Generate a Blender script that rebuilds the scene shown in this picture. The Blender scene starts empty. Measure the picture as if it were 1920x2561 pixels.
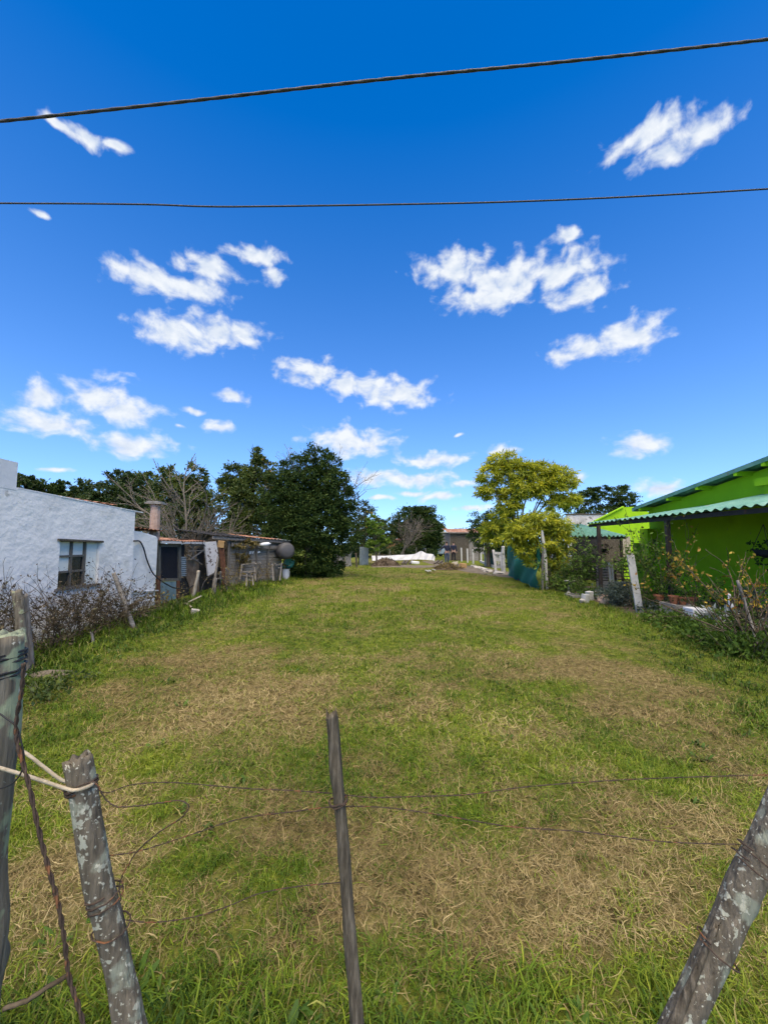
import bpy, math, random
import numpy as np
from mathutils import Vector, Matrix, Euler

# ------------------------------------------------------------------ camera
H = 1.55                       # eye height (m)
FPX, CX, CY, HZ = 1001.0, 960.0, 1280.5, 1360.0   # focal length / centre / horizon in photo pixels
PITCH = math.atan((HZ - CY) / FPX)
scene = bpy.context.scene
col = scene.collection
cd = bpy.data.cameras.new('camera'); cam = bpy.data.objects.new('camera', cd); col.objects.link(cam)
cd.sensor_fit = 'VERTICAL'; cd.sensor_height = 24.0; cd.lens = 24.0 * FPX / 2561.0
cd.clip_start = 0.05; cd.clip_end = 3000
cam.location = (0, 0, H); cam.rotation_euler = (math.pi / 2 + PITCH, 0, 0)
scene.camera = cam

CP, SP = math.cos(PITCH), math.sin(PITCH)
def ray(px, py):
    a, b = (px - CX) / FPX, (CY - py) / FPX
    return Vector((a, CP - b * SP, SP + b * CP))
def D(px, py, Y):                      # where the sight line meets the plane y = Y
    r = ray(px, py); return Vector((0, 0, H)) + r * (Y / r.y)
def G(px, py):                         # ... the ground
    r = ray(px, py); return Vector((0, 0, H)) + r * (-H / r.z)
def XP(px, py, X):                     # ... the plane x = X
    r = ray(px, py); return Vector((0, 0, H)) + r * (X / r.x)
def PL(px, py, A, B):                  # ... the upright plane through ground points A, B
    r = ray(px, py); n = Vector((B[1] - A[1], A[0] - B[0], 0))
    t = (n.x * A[0] + n.y * A[1]) / (n.x * r.x + n.y * r.y)
    return Vector((0, 0, H)) + r * t

# ------------------------------------------------------------------ light
SUN_DIR = Vector((0.02, -0.42, 0.90)).normalized()      # towards the sun
SKY_STRENGTH, SUN_STRENGTH, EXPOSURE = 0.135, 3.9, 0.82
sl = bpy.data.lights.new('sun', 'SUN'); sun = bpy.data.objects.new('sun', sl); col.objects.link(sun)
sl.energy = SUN_STRENGTH; sl.angle = math.radians(72); sl.color = (1.0, 0.84, 0.60)
sun.rotation_euler = (-SUN_DIR).to_track_quat('-Z', 'Y').to_euler()
scene.view_settings.view_transform = 'Standard'; scene.view_settings.look = 'None'
scene.view_settings.exposure = EXPOSURE; scene.view_settings.gamma = 1.0
scene.view_settings.use_curve_mapping = False
scene.render.engine = 'CYCLES'
scene.cycles.use_light_tree = False; scene.cycles.use_adaptive_sampling = True; scene.cycles.adaptive_threshold = 0.025; scene.cycles.adaptive_min_samples = 16
scene.cycles.max_bounces = 4; scene.cycles.diffuse_bounces = 2; scene.cycles.glossy_bounces = 2; scene.cycles.transmission_bounces = 3; scene.cycles.transparent_max_bounces = 4

world = bpy.data.worlds.new('World'); scene.world = world; world.use_nodes = True
world.cycles.sampling_method = 'MANUAL'; world.cycles.sample_map_resolution = 256
CLOUD_LOW, CLOUD_TOP = (2.75, 3.15, 3.8), (3.95, 4.1, 4.25)
def build_world():
    nt = world.node_tree; nt.nodes.clear(); L = nt.links.new
    def N(t, **k):
        n = nt.nodes.new(t)
        for a, v in k.items(): setattr(n, a, v)
        return n
    def M(op, a, b=None, c=None, clamp=False):
        n = N('ShaderNodeMath', operation=op, use_clamp=clamp)
        for i, v in enumerate((a, b, c)):
            if v is None: continue
            if isinstance(v, (int, float)): n.inputs[i].default_value = v
            else: L(v, n.inputs[i])
        return n.outputs[0]
    def V(op, a, b=None, c=None):
        n = N('ShaderNodeVectorMath', operation=op)
        for i, v in enumerate((a, b, c)):
            if v is None: continue
            if isinstance(v, (tuple, list)): n.inputs[i].default_value = v
            else: L(v, n.inputs[i])
        return n.outputs['Value'] if op == 'LENGTH' else n.outputs[0]
    out = N('ShaderNodeOutputWorld'); bg = N('ShaderNodeBackground'); bg.inputs[1].default_value = SKY_STRENGTH
    sky = N('ShaderNodeTexSky', sky_type='NISHITA'); sky.sun_disc = False
    sky.sun_elevation = math.asin(SUN_DIR.z); sky.sun_rotation = math.atan2(SUN_DIR.x, SUN_DIR.y)
    sky.altitude = 1500; sky.air_density = 1.0; sky.dust_density = 0.25; sky.ozone_density = 2.0
    hs = N('ShaderNodeHueSaturation'); hs.inputs['Hue'].default_value = 0.508
    hs.inputs['Saturation'].default_value = 1.38; hs.inputs['Value'].default_value = 1.38
    tc = N('ShaderNodeTexCoord')
    L(V('NORMALIZE', V('MULTIPLY_ADD', tc.outputs['Generated'], (1, 1, .78), (0, 0, .095))), sky.inputs[0])
    L(sky.outputs[0], hs.inputs['Color'])
    sp = N('ShaderNodeSeparateXYZ'); L(tc.outputs['Generated'], sp.inputs[0])
    az = M('ARCTAN2', sp.outputs[0], sp.outputs[1]); el = M('ARCSINE', sp.outputs[2])
    sm = N('ShaderNodeMapRange'); sm.inputs['From Min'].default_value = .02; sm.inputs['From Max'].default_value = .85; sm.inputs['To Min'].default_value = 1.22; sm.inputs['To Max'].default_value = 1.42
    vm = N('ShaderNodeMapRange'); vm.inputs['From Min'].default_value = .02; vm.inputs['From Max'].default_value = .95; vm.inputs['To Min'].default_value = 1.22; vm.inputs['To Max'].default_value = 1.06
    L(el, vm.inputs['Value']); L(vm.outputs[0], hs.inputs['Value']); L(el, sm.inputs['Value']); L(sm.outputs[0], hs.inputs['Saturation'])      # clearer, deeper blue overhead
    cb = N('ShaderNodeCombineXYZ'); L(az, cb.inputs[0]); L(el, cb.inputs[1]); v = cb.outputs[0]
    # cumulus puffs: photo pixels (x, y, half width, half height) turned into directions in the sky
    k = 1920 / 1658.0
    puffs = [(120,262,55,20,.7),(190,290,80,32,.75),(255,318,55,20,.65),(1400,290,105,42,1),(1500,285,110,34,1),(1430,335,75,26,1),
             (90,455,40,16,.6),(335,608,100,36,1),(420,625,70,28,1),(455,580,70,30,.95),(555,550,70,26,.9),(590,600,40,26,.8),
             (985,580,85,40,1),(1100,600,130,45,1),(1220,580,95,42,1),(1060,645,110,30,1),(1260,630,75,34,1),(1215,512,55,22,.8),
             (390,722,95,38,1),(490,710,85,34,1),(1250,755,80,26,1),(1350,730,100,38,1),(675,805,75,32,1),(770,832,75,28,1),(850,848,90,32,1),
             (85,850,52,28,1),(225,860,80,46,1),(280,895,75,32,1),(105,910,110,28,1),(285,958,95,24,1),(500,858,48,16,.85),(475,922,38,15,.9),
             (415,882,36,10,.7),(760,955,100,34,1),(935,992,85,18,.95),(800,1030,60,18,.95),(895,1036,95,20,.95),(1085,972,40,18,.95),
             (1375,962,62,24,1),(1420,1052,65,18,.95),(950,1075,60,11,.7),(1250,1030,28,12,.85),(880,1065,60,10,.6),(120,1015,70,12,.5),(1000,1048,50,12,.8),(1020,1100,70,10,.6),(820,1075,50,9,.6),(1150,1060,50,10,.5),(990,943,24,7,.5),(390,920,24,12,.5)]
    blobs = []
    for x, y, a, b, s in puffs:
        def ae(px, py):
            r = ray(px, py).normalized(); return math.atan2(r.x, r.y), math.asin(r.z)
        c = ae(x * k, y * k); a1 = ae((x + a) * k, y * k); b1 = ae(x * k, (y - b) * k)
        blobs.append((c[0], c[1], abs(a1[0] - c[0]) * 1.28, abs(b1[1] - c[1]) * 1.32, s))
    rg = random.Random(5)                       # the same fair-weather sky goes on all round
    while len(blobs) < 60:
        A, E = rg.uniform(-3.0, 3.0), rg.uniform(0.05, 1.1)
        if abs(A) < 0.95: continue
        s = rg.uniform(.06, .16) * (0.6 + E); blobs.append((A, E, s, s * .38, 1))
    L(hs.outputs[0], bg.inputs[0])
    def cloud_bank(bk):
        n1 = N('ShaderNodeTexNoise', noise_dimensions='2D'); n1.inputs['Scale'].default_value = 9; n1.inputs['Detail'].default_value = 2; L(v, n1.inputs['Vector'])
        vw = V('ADD', v, V('MULTIPLY_ADD', n1.outputs['Color'], (0.045, 0.03, 0), (-0.0225, -0.015, 0)))
        d = None
        for a, e, ra, re, s in bk:
            ra, re = ra * s, re * s
            ln = V('LENGTH', V('MULTIPLY_ADD', vw, (1 / ra, 1 / re, 0), (-a / ra, -e / re, 0)))
            d = ln if d is None else M('SMOOTH_MIN', d, ln, 0.15)
        def fbm(vec, scale, det=5, rough=.5):
            n = N('ShaderNodeTexNoise', noise_dimensions='2D'); n.inputs['Scale'].default_value = scale; n.inputs['Detail'].default_value = det
            n.inputs['Roughness'].default_value = rough
            L(V('MULTIPLY', vec, (1, 1.45, 1)), n.inputs['Vector']); return n.outputs[0]
        f1 = fbm(vw, 25); f2 = fbm(V('ADD', vw, (0.005, -0.014, 0)), 25, 3)
        val = M('ADD', M('SUBTRACT', 1.0, d), M('MULTIPLY_ADD', f1, 1.5, -0.76))
        mr = N('ShaderNodeMapRange', interpolation_type='SMOOTHSTEP'); mr.inputs['From Min'].default_value = 0.02; mr.inputs['From Max'].default_value = 0.82
        L(val, mr.inputs['Value'])
        rel = M('MULTIPLY_ADD', M('SUBTRACT', f1, f2), 1.9, 0.62, clamp=True)
        cm = N('ShaderNodeMix', data_type='RGBA'); L(rel, cm.inputs['Factor'])
        cm.inputs['A'].default_value = (*CLOUD_LOW, 1); cm.inputs['B'].default_value = (*CLOUD_TOP, 1)
        cbg = N('ShaderNodeBackground'); cbg.inputs[1].default_value = SKY_STRENGTH; L(cm.outputs['Result'], cbg.inputs[0])
        m1 = N('ShaderNodeMixShader'); L(M('MULTIPLY', mr.outputs[0], 0.96), m1.inputs[0]); L(bg.outputs[0], m1.inputs[1]); L(cbg.outputs[0], m1.inputs[2])
        return m1.outputs[0]
    cur = cloud_bank(blobs)
    L(cur, out.inputs[0])
build_world()

# ------------------------------------------------------------------ materials
MATS = {}
def new_mat(name):
    m = bpy.data.materials.new(name); m.use_nodes = True; MATS[name] = m
    nt = m.node_tree; return m, nt, nt.nodes['Principled BSDF'], nt.links.new
def noisy(name, stops, scale=6, stretch=(1, 1, 1), rough=.8, bump=.3, detail=6, spots=None, metal=0, bscale=None, spec=.3, dist=0.02, contrast=(.3, .7), streak=None):
    """base colour ramp over stretched noise, optional spots [(colour, scale, threshold, softness)], bump from a finer noise"""
    m, nt, b, L = new_mat(name); N = nt.nodes.new
    tc = N('ShaderNodeTexCoord'); mp = N('ShaderNodeMapping'); mp.inputs['Scale'].default_value = stretch; L(tc.outputs['Object'], mp.inputs[0])
    oi = N('ShaderNodeObjectInfo'); ad = N('ShaderNodeVectorMath'); ad.operation = 'MULTIPLY_ADD'
    ad.inputs[1].default_value = (17, 31, 23); L(oi.outputs['Random'], ad.inputs[0]); L(mp.outputs[0], ad.inputs[2])
    tcs = N('ShaderNodeVectorMath'); tcs.operation = 'MULTIPLY_ADD'; tcs.inputs[1].default_value = (17, 31, 23); L(oi.outputs['Random'], tcs.inputs[0]); L(tc.outputs['Object'], tcs.inputs[2])
    n = N('ShaderNodeTexNoise'); n.inputs['Scale'].default_value = scale; n.inputs['Detail'].default_value = detail; n.inputs['Roughness'].default_value = .62
    L(ad.outputs[0], n.inputs['Vector'])
    r = N('ShaderNodeValToRGB'); e = r.color_ramp.elements
    lo, hi = contrast
    for i, c in enumerate(stops):
        p = lo + (hi - lo) * i / max(1, len(stops) - 1)
        el = e[i] if i < 2 else e.new(p); el.position = p; el.color = (*c, 1)
    L(n.outputs[0], r.inputs[0]); cur = r.outputs[0]
    for c, sc, th, so in (spots or []):
        s = N('ShaderNodeTexNoise'); s.inputs['Scale'].default_value = sc; s.inputs['Detail'].default_value = 5; L(tcs.outputs[0], s.inputs['Vector'])
        mr = N('ShaderNodeMapRange'); mr.inputs['From Min'].default_value = th; mr.inputs['From Max'].default_value = th + so; L(s.outputs[0], mr.inputs['Value'])
        mx = N('ShaderNodeMix'); mx.data_type = 'RGBA'; L(mr.outputs[0], mx.inputs['Factor']); L(cur, mx.inputs['A']); mx.inputs['B'].default_value = (*c, 1); cur = mx.outputs['Result']
    L(cur, b.inputs['Base Color'])
    b.inputs['Roughness'].default_value = rough; b.inputs['Metallic'].default_value = metal; b.inputs['Specular IOR Level'].default_value = spec
    if bump:
        n2 = N('ShaderNodeTexNoise'); n2.inputs['Scale'].default_value = bscale or scale * 2.5; n2.inputs['Detail'].default_value = 8; L(ad.outputs[0], n2.inputs['Vector'])
        bp = N('ShaderNodeBump'); bp.inputs['Strength'].default_value = bump; bp.inputs['Distance'].default_value = dist; L(n2.outputs[0], bp.inputs['Height']); L(bp.outputs[0], b.inputs['Normal'])
    return m
def leafmat(name, stops, trans=.3, rough=.55, spec=.35):
    m, nt, b, L = new_mat(name); N = nt.nodes.new
    at = N('ShaderNodeAttribute'); at.attribute_name = 't'
    r = N('ShaderNodeValToRGB'); e = r.color_ramp.elements
    for i, c in enumerate(stops):
        p = i / max(1, len(stops) - 1); el = e[i] if i < 2 else e.new(p); el.position = p; el.color = (*c, 1)
    L(at.outputs['Fac'], r.inputs[0]); L(r.outputs[0], b.inputs['Base Color'])
    b.inputs['Roughness'].default_value = rough; b.inputs['Specular IOR Level'].default_value = spec
    t = N('ShaderNodeBsdfTranslucent'); hs = N('ShaderNodeHueSaturation'); hs.inputs['Value'].default_value = 1.3; hs.inputs['Hue'].default_value = .49
    L(r.outputs[0], hs.inputs['Color']); L(hs.outputs[0], t.inputs[0])
    mx = N('ShaderNodeMixShader'); mx.inputs[0].default_value = trans; L(b.outputs[0], mx.inputs[1]); L(t.outputs[0], mx.inputs[2])
    L(mx.outputs[0], nt.nodes['Material Output'].inputs[0])
    return m

# ------------------------------------------------------------------ mesh helpers
ROOT = {}                      # object name -> world position of its origin
def props(o, label=None, cat=None, group=None, kind=None):
    if label: o['label'] = label
    if cat: o['category'] = cat
    if group: o['group'] = group
    if kind: o['kind'] = kind
    return o
def thing(name, loc, label, cat, group=None):
    o = bpy.data.objects.new(name, None); col.objects.link(o); o.location = loc; o.empty_display_size = .2
    ROOT[o.name] = Vector(loc); return props(o, label, cat, group)
def fastmesh(name, V, F, t=None, smooth=False):
    """numpy quads/tris -> mesh, optional per-face float attribute t"""
    me = bpy.data.meshes.new(name); V = np.asarray(V, np.float32); F = np.asarray(F, np.int32); k = F.shape[1]
    me.vertices.add(len(V)); me.vertices.foreach_set('co', V.ravel())
    me.loops.add(F.size); me.loops.foreach_set('vertex_index', F.ravel())
    me.polygons.add(len(F)); me.polygons.foreach_set('loop_start', np.arange(0, F.size, k, dtype=np.int32))
    if smooth: me.polygons.foreach_set('use_smooth', np.ones(len(F), bool))
    if t is not None:
        a = me.attributes.new('t', 'FLOAT', 'FACE'); a.data.foreach_set('value', np.asarray(t, np.float32))
    me.update(calc_edges=True); me.validate(); return me
def link_mesh(name, me, mat, parent=None, loc=None):
    o = bpy.data.objects.new(name, me); col.objects.link(o)
    for m in (mat if isinstance(mat, (list, tuple)) else [mat]): me.materials.append(MATS[m] if isinstance(m, str) else m)
    if parent is not None:
        o.parent = parent; ROOT[o.name] = ROOT[parent.name]
    else:
        o.location = loc or (0, 0, 0); ROOT[o.name] = Vector(o.location)
    return o
class MB:
    def __init__(s): s.v = []; s.f = []
    def add(s, vs, fs):
        n = len(s.v); s.v += [tuple(v) for v in vs]; s.f += [tuple(i + n for i in f) for f in fs]; return s
    def box(s, c, size, rot=None):
        sx, sy, sz = [x / 2 for x in size]
        vs = [Vector((x * sx, y * sy, z * sz)) for x in (-1, 1) for y in (-1, 1) for z in (-1, 1)]
        if rot is not None:
            R = rot if isinstance(rot, Matrix) else Euler(rot).to_matrix(); vs = [R @ v for v in vs]
        c = Vector(c)
        return s.add([v + c for v in vs], [(0, 1, 3, 2), (4, 6, 7, 5), (0, 4, 5, 1), (2, 3, 7, 6), (0, 2, 6, 4), (1, 5, 7, 3)])
    def bar(s, a, b, w, h=None, up=(0, 0, 1), jit=0, rg=random):
        """box from a to b with cross-section w x h"""
        a, b = Vector(a), Vector(b); d = (b - a).normalized(); h = h or w
        u = Vector(up); x = d.cross(u)
        if x.length < 1e-4: x = d.cross(Vector((1, 0, 0)))
        x.normalize(); y = x.cross(d); vs = []
        for p in (a, b):
            for i, j in ((-1, -1), (1, -1), (1, 1), (-1, 1)):
                q = p + x * (i * w / 2) + y * (j * h / 2)
                if jit: q += Vector((rg.uniform(-jit, jit), rg.uniform(-jit, jit), rg.uniform(-jit, jit)))
                vs.append(q)
        return s.add(vs, [(3, 2, 1, 0), (4, 5, 6, 7), (0, 1, 5, 4), (1, 2, 6, 5), (2, 3, 7, 6), (3, 0, 4, 7)])
    def tube(s, pts, rad, sides=6, cap=True):
        pts = [Vector(p) for p in pts]; n = len(pts)
        if not hasattr(rad, '__len__'): rad = [rad] * n
        vs = []; fs = []; prev = None
        for i, p in enumerate(pts):
            t = (pts[min(i + 1, n - 1)] - pts[max(i - 1, 0)])
            t = t.normalized() if t.length > 1e-9 else Vector((0, 0, 1))
            if prev is None:
                x = t.cross(Vector((0, 0, 1)))
                if x.length < .1: x = t.cross(Vector((1, 0, 0)))
            else:
                x = prev - t * prev.dot(t)
                if x.length < 1e-5: x = t.cross(Vector((.3, 1, 0)))
            x.normalize(); prev = x; y = t.cross(x)
            for k in range(sides):
                a = 2 * math.pi * k / sides; vs.append(p + (x * math.cos(a) + y * math.sin(a)) * rad[i])
        for i in range(n - 1):
            for k in range(sides):
                k2 = (k + 1) % sides; fs.append((i * sides + k, i * sides + k2, (i + 1) * sides + k2, (i + 1) * sides + k))
        if cap: fs += [tuple(range(sides - 1, -1, -1)), tuple((n - 1) * sides + k for k in range(sides))]
        return s.add(vs, fs)
    def prism(s, poly, ext):
        """closed polygon (list of points) extruded along vector ext"""
        poly = [Vector(p) for p in poly]; e = Vector(ext); n = len(poly)
        return s.add(poly + [p + e for p in poly], [tuple(range(n - 1, -1, -1)), tuple(range(n, 2 * n))] + [(i, (i + 1) % n, n + (i + 1) % n, n + i) for i in range(n)])
    def lathe(s, c, prof, sides=14):
        c = Vector(c); vs = []; fs = []
        for r, z in prof:
            for k in range(sides):
                a = 2 * math.pi * k / sides; vs.append(c + Vector((r * math.cos(a), r * math.sin(a), z)))
        for i in range(len(prof) - 1):
            for k in range(sides):
                k2 = (k + 1) % sides; fs.append((i * sides + k, i * sides + k2, (i + 1) * sides + k2, (i + 1) * sides + k))
        fs += [tuple(range(sides - 1, -1, -1)), tuple((len(prof) - 1) * sides + k for k in range(sides))]
        return s.add(vs, fs)
    def corr(s, p, u, v, waves, amp, thick=.006, seg=6, rows=6, jit=0, seed=1):
        """corrugated sheet: corner p, u along the ridges, v across them"""
        p, u, v = Vector(p), Vector(u), Vector(v); nrm = u.cross(v).normalized(); rg = random.Random(seed)
        nv = waves * seg; vs = []; fs = []
        sag = [rg.uniform(-jit, jit) for _ in range(rows + 1)]
        for L in (0, 1):
            for i in range(rows + 1):
                for j in range(nv + 1):
                    off = amp * math.sin(2 * math.pi * j / seg) - L * thick + sag[i] * math.sin(j * 9.1 / nv + i)
                    vs.append(p + u * (i / rows) + v * (j / nv) + nrm * off)
        W = nv + 1; T = W * (rows + 1)
        for i in range(rows):
            for j in range(nv):
                a = i * W + j; fs.append((a, a + 1, a + W + 1, a + W)); fs.append((T + a, T + a + W, T + a + W + 1, T + a + 1))
        for j in range(nv):
            fs.append((j, T + j, T + j + 1, j + 1)); a = rows * W + j; fs.append((a, a + 1, T + a + 1, T + a))
        for i in range(rows):
            a = i * W; fs.append((a, a + W, T + a + W, T + a)); a = i * W + nv; fs.append((a, T + a, T + a + W, a + W))
        return s.add(vs, fs)
    def build(s, name, mat, parent=None, loc=None, smooth=False, bevel=0):
        me = bpy.data.meshes.new(name)
        off = ROOT[parent.name] if parent is not None else Vector(loc or (0, 0, 0))
        me.from_pydata([(v[0] - off.x, v[1] - off.y, v[2] - off.z) for v in s.v], [], s.f)
        if smooth: me.polygons.foreach_set('use_smooth', [True] * len(me.polygons))
        me.update()
        o = link_mesh(name, me, mat, parent, loc)
        if bevel:
            bv = o.modifiers.new('bevel', 'BEVEL'); bv.width = bevel; bv.segments = 2; bv.limit_method = 'ANGLE'
        return o
def bez(pts, n=8):
    """smooth Catmull-Rom path through points"""
    P = [Vector(p) for p in pts]; P = [P[0] * 2 - P[1]] + P + [P[-1] * 2 - P[-2]]; out = []
    for i in range(1, len(P) - 2):
        a, b, c, d = P[i - 1:i + 3]
        for k in range(n):
            t = k / n
            out.append(.5 * ((2 * b) + (c - a) * t + (2 * a - 5 * b + 4 * c - d) * t * t + (3 * b - a - 3 * c + d) * t ** 3))
    out.append(P[-2]); return out
def gz(x, y):                       # gentle lie of the land
    return (0.025 * np.sin(x * .9 + 1.3) * np.sin(y * .55) + 0.012 * np.sin(x * 2.3 + y * 1.7)) * np.clip(6.0 - np.abs(x), 0, 1)
_tab = np.random.default_rng(11).random((256, 256))
def vn(x, y, s=1.0, o=0):
    x = np.asarray(x) * s + 37.3 + o * 13.7; y = np.asarray(y) * s + 91.1 + o * 7.9
    xi = np.floor(x).astype(int); yi = np.floor(y).astype(int); fx = x - xi; fy = y - yi
    fx = fx * fx * (3 - 2 * fx); fy = fy * fy * (3 - 2 * fy); q = lambda a, b: _tab[a % 256, b % 256]
    return (q(xi, yi) * (1 - fx) + q(xi + 1, yi) * fx) * (1 - fy) + (q(xi, yi + 1) * (1 - fx) + q(xi + 1, yi + 1) * fx) * fy
def fb(x, y, s, o=0): return .5 * vn(x, y, s, o) + .3 * vn(x, y, s * 2.1, o + 1) + .2 * vn(x, y, s * 4.3, o + 2)

# ------------------------------------------------------------------ palette
noisy('plaster', [(.70, .69, .655), (.80, .79, .755), (.85, .84, .80)], scale=1.6, rough=.9, bump=.7, bscale=6, dist=.032, spots=[((.58, .58, .53), 1.1, .62, .12), ((.50, .49, .44), 4, .68, .05)], contrast=(.25, .75), stretch=(1, 1, 1.25))
noisy('plaster_smooth', [(.62, .63, .63), (.72, .725, .72)], scale=2, rough=.9, bump=.35, bscale=9, dist=.02)
noisy('stain_wall', [(.32, .30, .27), (.52, .50, .47), (.60, .58, .55)], scale=2, stretch=(1.5, 1.5, .5), rough=.95, bump=.2, spots=[((.10, .09, .08), 3, .58, .1)])
noisy('lime', [(.28, .52, .006), (.34, .60, .008)], scale=3, rough=.8, bump=.25, bscale=14, dist=.012, contrast=(.3, .7), spots=[((.24, .42, .012), 1.3, .60, .16), ((.28, .44, .05), 9, .68, .06)])
noisy('lime_old', [(.20, .40, .012), (.25, .46, .02), (.16, .26, .03)], scale=4, rough=.75, bump=.25)
noisy('teal_roof', [(.075, .20, .15), (.12, .27, .205), (.18, .33, .265)], scale=3, rough=.5, bump=.05, spots=[((.16, .17, .12), 5, .63, .06)])
noisy('roof_under', [(.02, .05, .035), (.04, .08, .05)], scale=4, rough=.7)
noisy('rust_roof', [(.20, .08, .045), (.30, .145, .085), (.40, .27, .19)], scale=5, rough=.85, bump=.1, spots=[((.55, .50, .46), 2.5, .60, .08)])
noisy('rust', [(.07, .03, .018), (.14, .058, .03), (.21, .10, .05)], scale=9, rough=.9, bump=.3)
noisy('brown_sheet', [(.09, .065, .045), (.17, .12, .08), (.26, .21, .15)], scale=5, rough=.9, bump=.2)
noisy('dark_metal', [(.025, .022, .02), (.06, .045, .035)], scale=12, rough=.7, bump=.15, spots=[((.11, .05, .03), 7, .6, .08)])
noisy('galv', [(.20, .25, .28), (.30, .36, .39)], scale=6, rough=.5, metal=.3, bump=.05)
noisy('blue_panel', [(.10, .17, .19), (.17, .26, .28), (.22, .29, .28)], scale=4, rough=.7, bump=.1, spots=[((.14, .08, .05), 3, .6, .06)])
noisy('tar', [(.012, .012, .013), (.03, .03, .032)], scale=5, rough=.8, bump=.2)
noisy('wood_grey', [(.055, .05, .043), (.15, .14, .125), (.27, .255, .235)], scale=5, stretch=(9, 9, .7), rough=.9, bump=.6, bscale=7, dist=.012, contrast=(.25, .75))
noisy('wood_plank', [(.08, .072, .06), (.21, .195, .17), (.36, .335, .30)], scale=4, stretch=(.8, .8, 12), rough=.9, bump=.5, bscale=7, dist=.01, contrast=(.25, .75))
noisy('wood_lichen', [(.045, .038, .027), (.115, .10, .074), (.19, .165, .125)], scale=7, stretch=(7, 7, 1.1), rough=.95, bump=.9, bscale=9, dist=.015, spots=[((.22, .235, .18), 12, .55, .06), ((.34, .35, .28), 30, .60, .03), ((.42, .42, .34), 80, .62, .03)], contrast=(.25, .75))
noisy('wood_moss', [(.06, .052, .038), (.15, .132, .10), (.24, .215, .165)], scale=6, stretch=(8, 8, .8), rough=.95, bump=.7, bscale=8, dist=.012, spots=[((.27, .31, .20), 7, .56, .05), ((.40, .41, .34), 30, .66, .03)], contrast=(.25, .75))
noisy('wood_dark', [(.025, .02, .013), (.085, .072, .052), (.20, .172, .13)], scale=9, stretch=(9, 9, 1.2), rough=.95, bump=.9, bscale=9, dist=.012, contrast=(.25, .75))
noisy('wood_pale', [(.25, .21, .15), (.40, .35, .27), (.50, .45, .37)], scale=5, stretch=(6, 6, 1), rough=.9, bump=.3)
noisy('white_flake', [(.50, .48, .46), (.62, .60, .58)], scale=3, rough=.8, bump=.25, spots=[((.13, .10, .085), 7, .60, .02), ((.20, .17, .15), 16, .66, .02)], stretch=(1.6, 1.6, 1))
noisy('white_paint', [(.42, .41, .38), (.58, .57, .54)], scale=5, rough=.75, bump=.2, spots=[((.25, .22, .18), 6, .66, .05)])
noisy('concrete', [(.14, .135, .115), (.22, .21, .19), (.28, .27, .245)], scale=6, rough=.95, bump=.4, bscale=22, dist=.01, spots=[((.16, .17, .13), 3, .6, .08)])
noisy('concrete_post', [(.34, .34, .31), (.44, .44, .41), (.50, .50, .47)], scale=7, rough=.95, bump=.5, bscale=25, dist=.008, spots=[((.18, .19, .14), 3, .62, .07)])
noisy('brick_pink', [(.30, .20, .15), (.40, .29, .23), (.46, .37, .31)], scale=6, rough=.95, bump=.5)
noisy('frame_wood', [(.075, .07, .058), (.15, .14, .12)], scale=7, stretch=(3, 3, 1), rough=.9, bump=.4)
noisy('board_white', [(.66, .69, .63), (.76, .78, .72)], scale=3, rough=.6, bump=.05)
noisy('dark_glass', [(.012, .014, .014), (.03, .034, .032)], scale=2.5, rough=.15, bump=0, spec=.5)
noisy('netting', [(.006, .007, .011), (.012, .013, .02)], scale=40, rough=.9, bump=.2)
noisy('tarp_green', [(.008, .125, .09), (.012, .16, .115)], scale=3, rough=.75, bump=.15, bscale=14)
noisy('tarp_white', [(.40, .41, .42), (.50, .51, .51)], scale=2, rough=.55, bump=.1)
noisy('shade_net', [(.012, .06, .035), (.02, .085, .05)], scale=20, rough=.9, bump=.1)
noisy('wire', [(.035, .025, .02), (.075, .05, .035)], scale=40, rough=.8, bump=.2, spots=[((.16, .07, .03), 25, .56, .06)])
noisy('cable_black', [(.035, .034, .032), (.065, .06, .056)], scale=12, rough=.6, bump=.1)
noisy('hose_black', [(.012, .012, .012), (.03, .03, .03)], scale=10, rough=.5, bump=0)
noisy('rope', [(.30, .25, .17), (.48, .42, .31)], scale=60, rough=.95, bump=.8, dist=.004)
noisy('terracotta', [(.22, .085, .042), (.32, .135, .07)], scale=8, rough=.85, bump=.15)
noisy('red_plastic', [(.22, .018, .012), (.30, .03, .02)], scale=5, rough=.5, bump=0)
noisy('white_plastic', [(.62, .64, .66), (.72, .73, .74)], scale=5, rough=.4, bump=0)
noisy('grey_plastic', [(.055, .055, .058), (.085, .085, .088)], scale=3, rough=.6, bump=.05)
noisy('green_plastic', [(.015, .12, .085), (.03, .17, .12)], scale=5, rough=.5, bump=0)
noisy('stone', [(.24, .22, .19), (.36, .34, .30), (.44, .42, .38)], scale=5, rough=.95, bump=.5, bscale=14)
noisy('soil', [(.05, .036, .024), (.10, .075, .05), (.15, .115, .08)], scale=6, rough=1, bump=.8, bscale=18, dist=.03)
noisy('path_dirt', [(.085, .068, .046), (.135, .112, .08), (.18, .155, .115)], scale=3, rough=1, bump=.6, bscale=15, dist=.02)
noisy('bark', [(.045, .036, .028), (.10, .085, .068), (.16, .14, .115)], scale=8, stretch=(5, 5, 1), rough=.95, bump=.6)
noisy('bark_pale', [(.08, .066, .05), (.15, .13, .10), (.23, .205, .165)], scale=8, stretch=(4, 4, 1), rough=.95, bump=.4)
noisy('twig', [(.035, .027, .016), (.078, .06, .037), (.145, .118, .078)], scale=10, rough=.95, bump=.3)
noisy('stem_green', [(.05, .065, .025), (.10, .10, .05)], scale=8, rough=.8, bump=.2)
noisy('ochre', [(.33, .20, .08), (.42, .28, .13)], scale=3, rough=.9, bump=.2)
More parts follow.
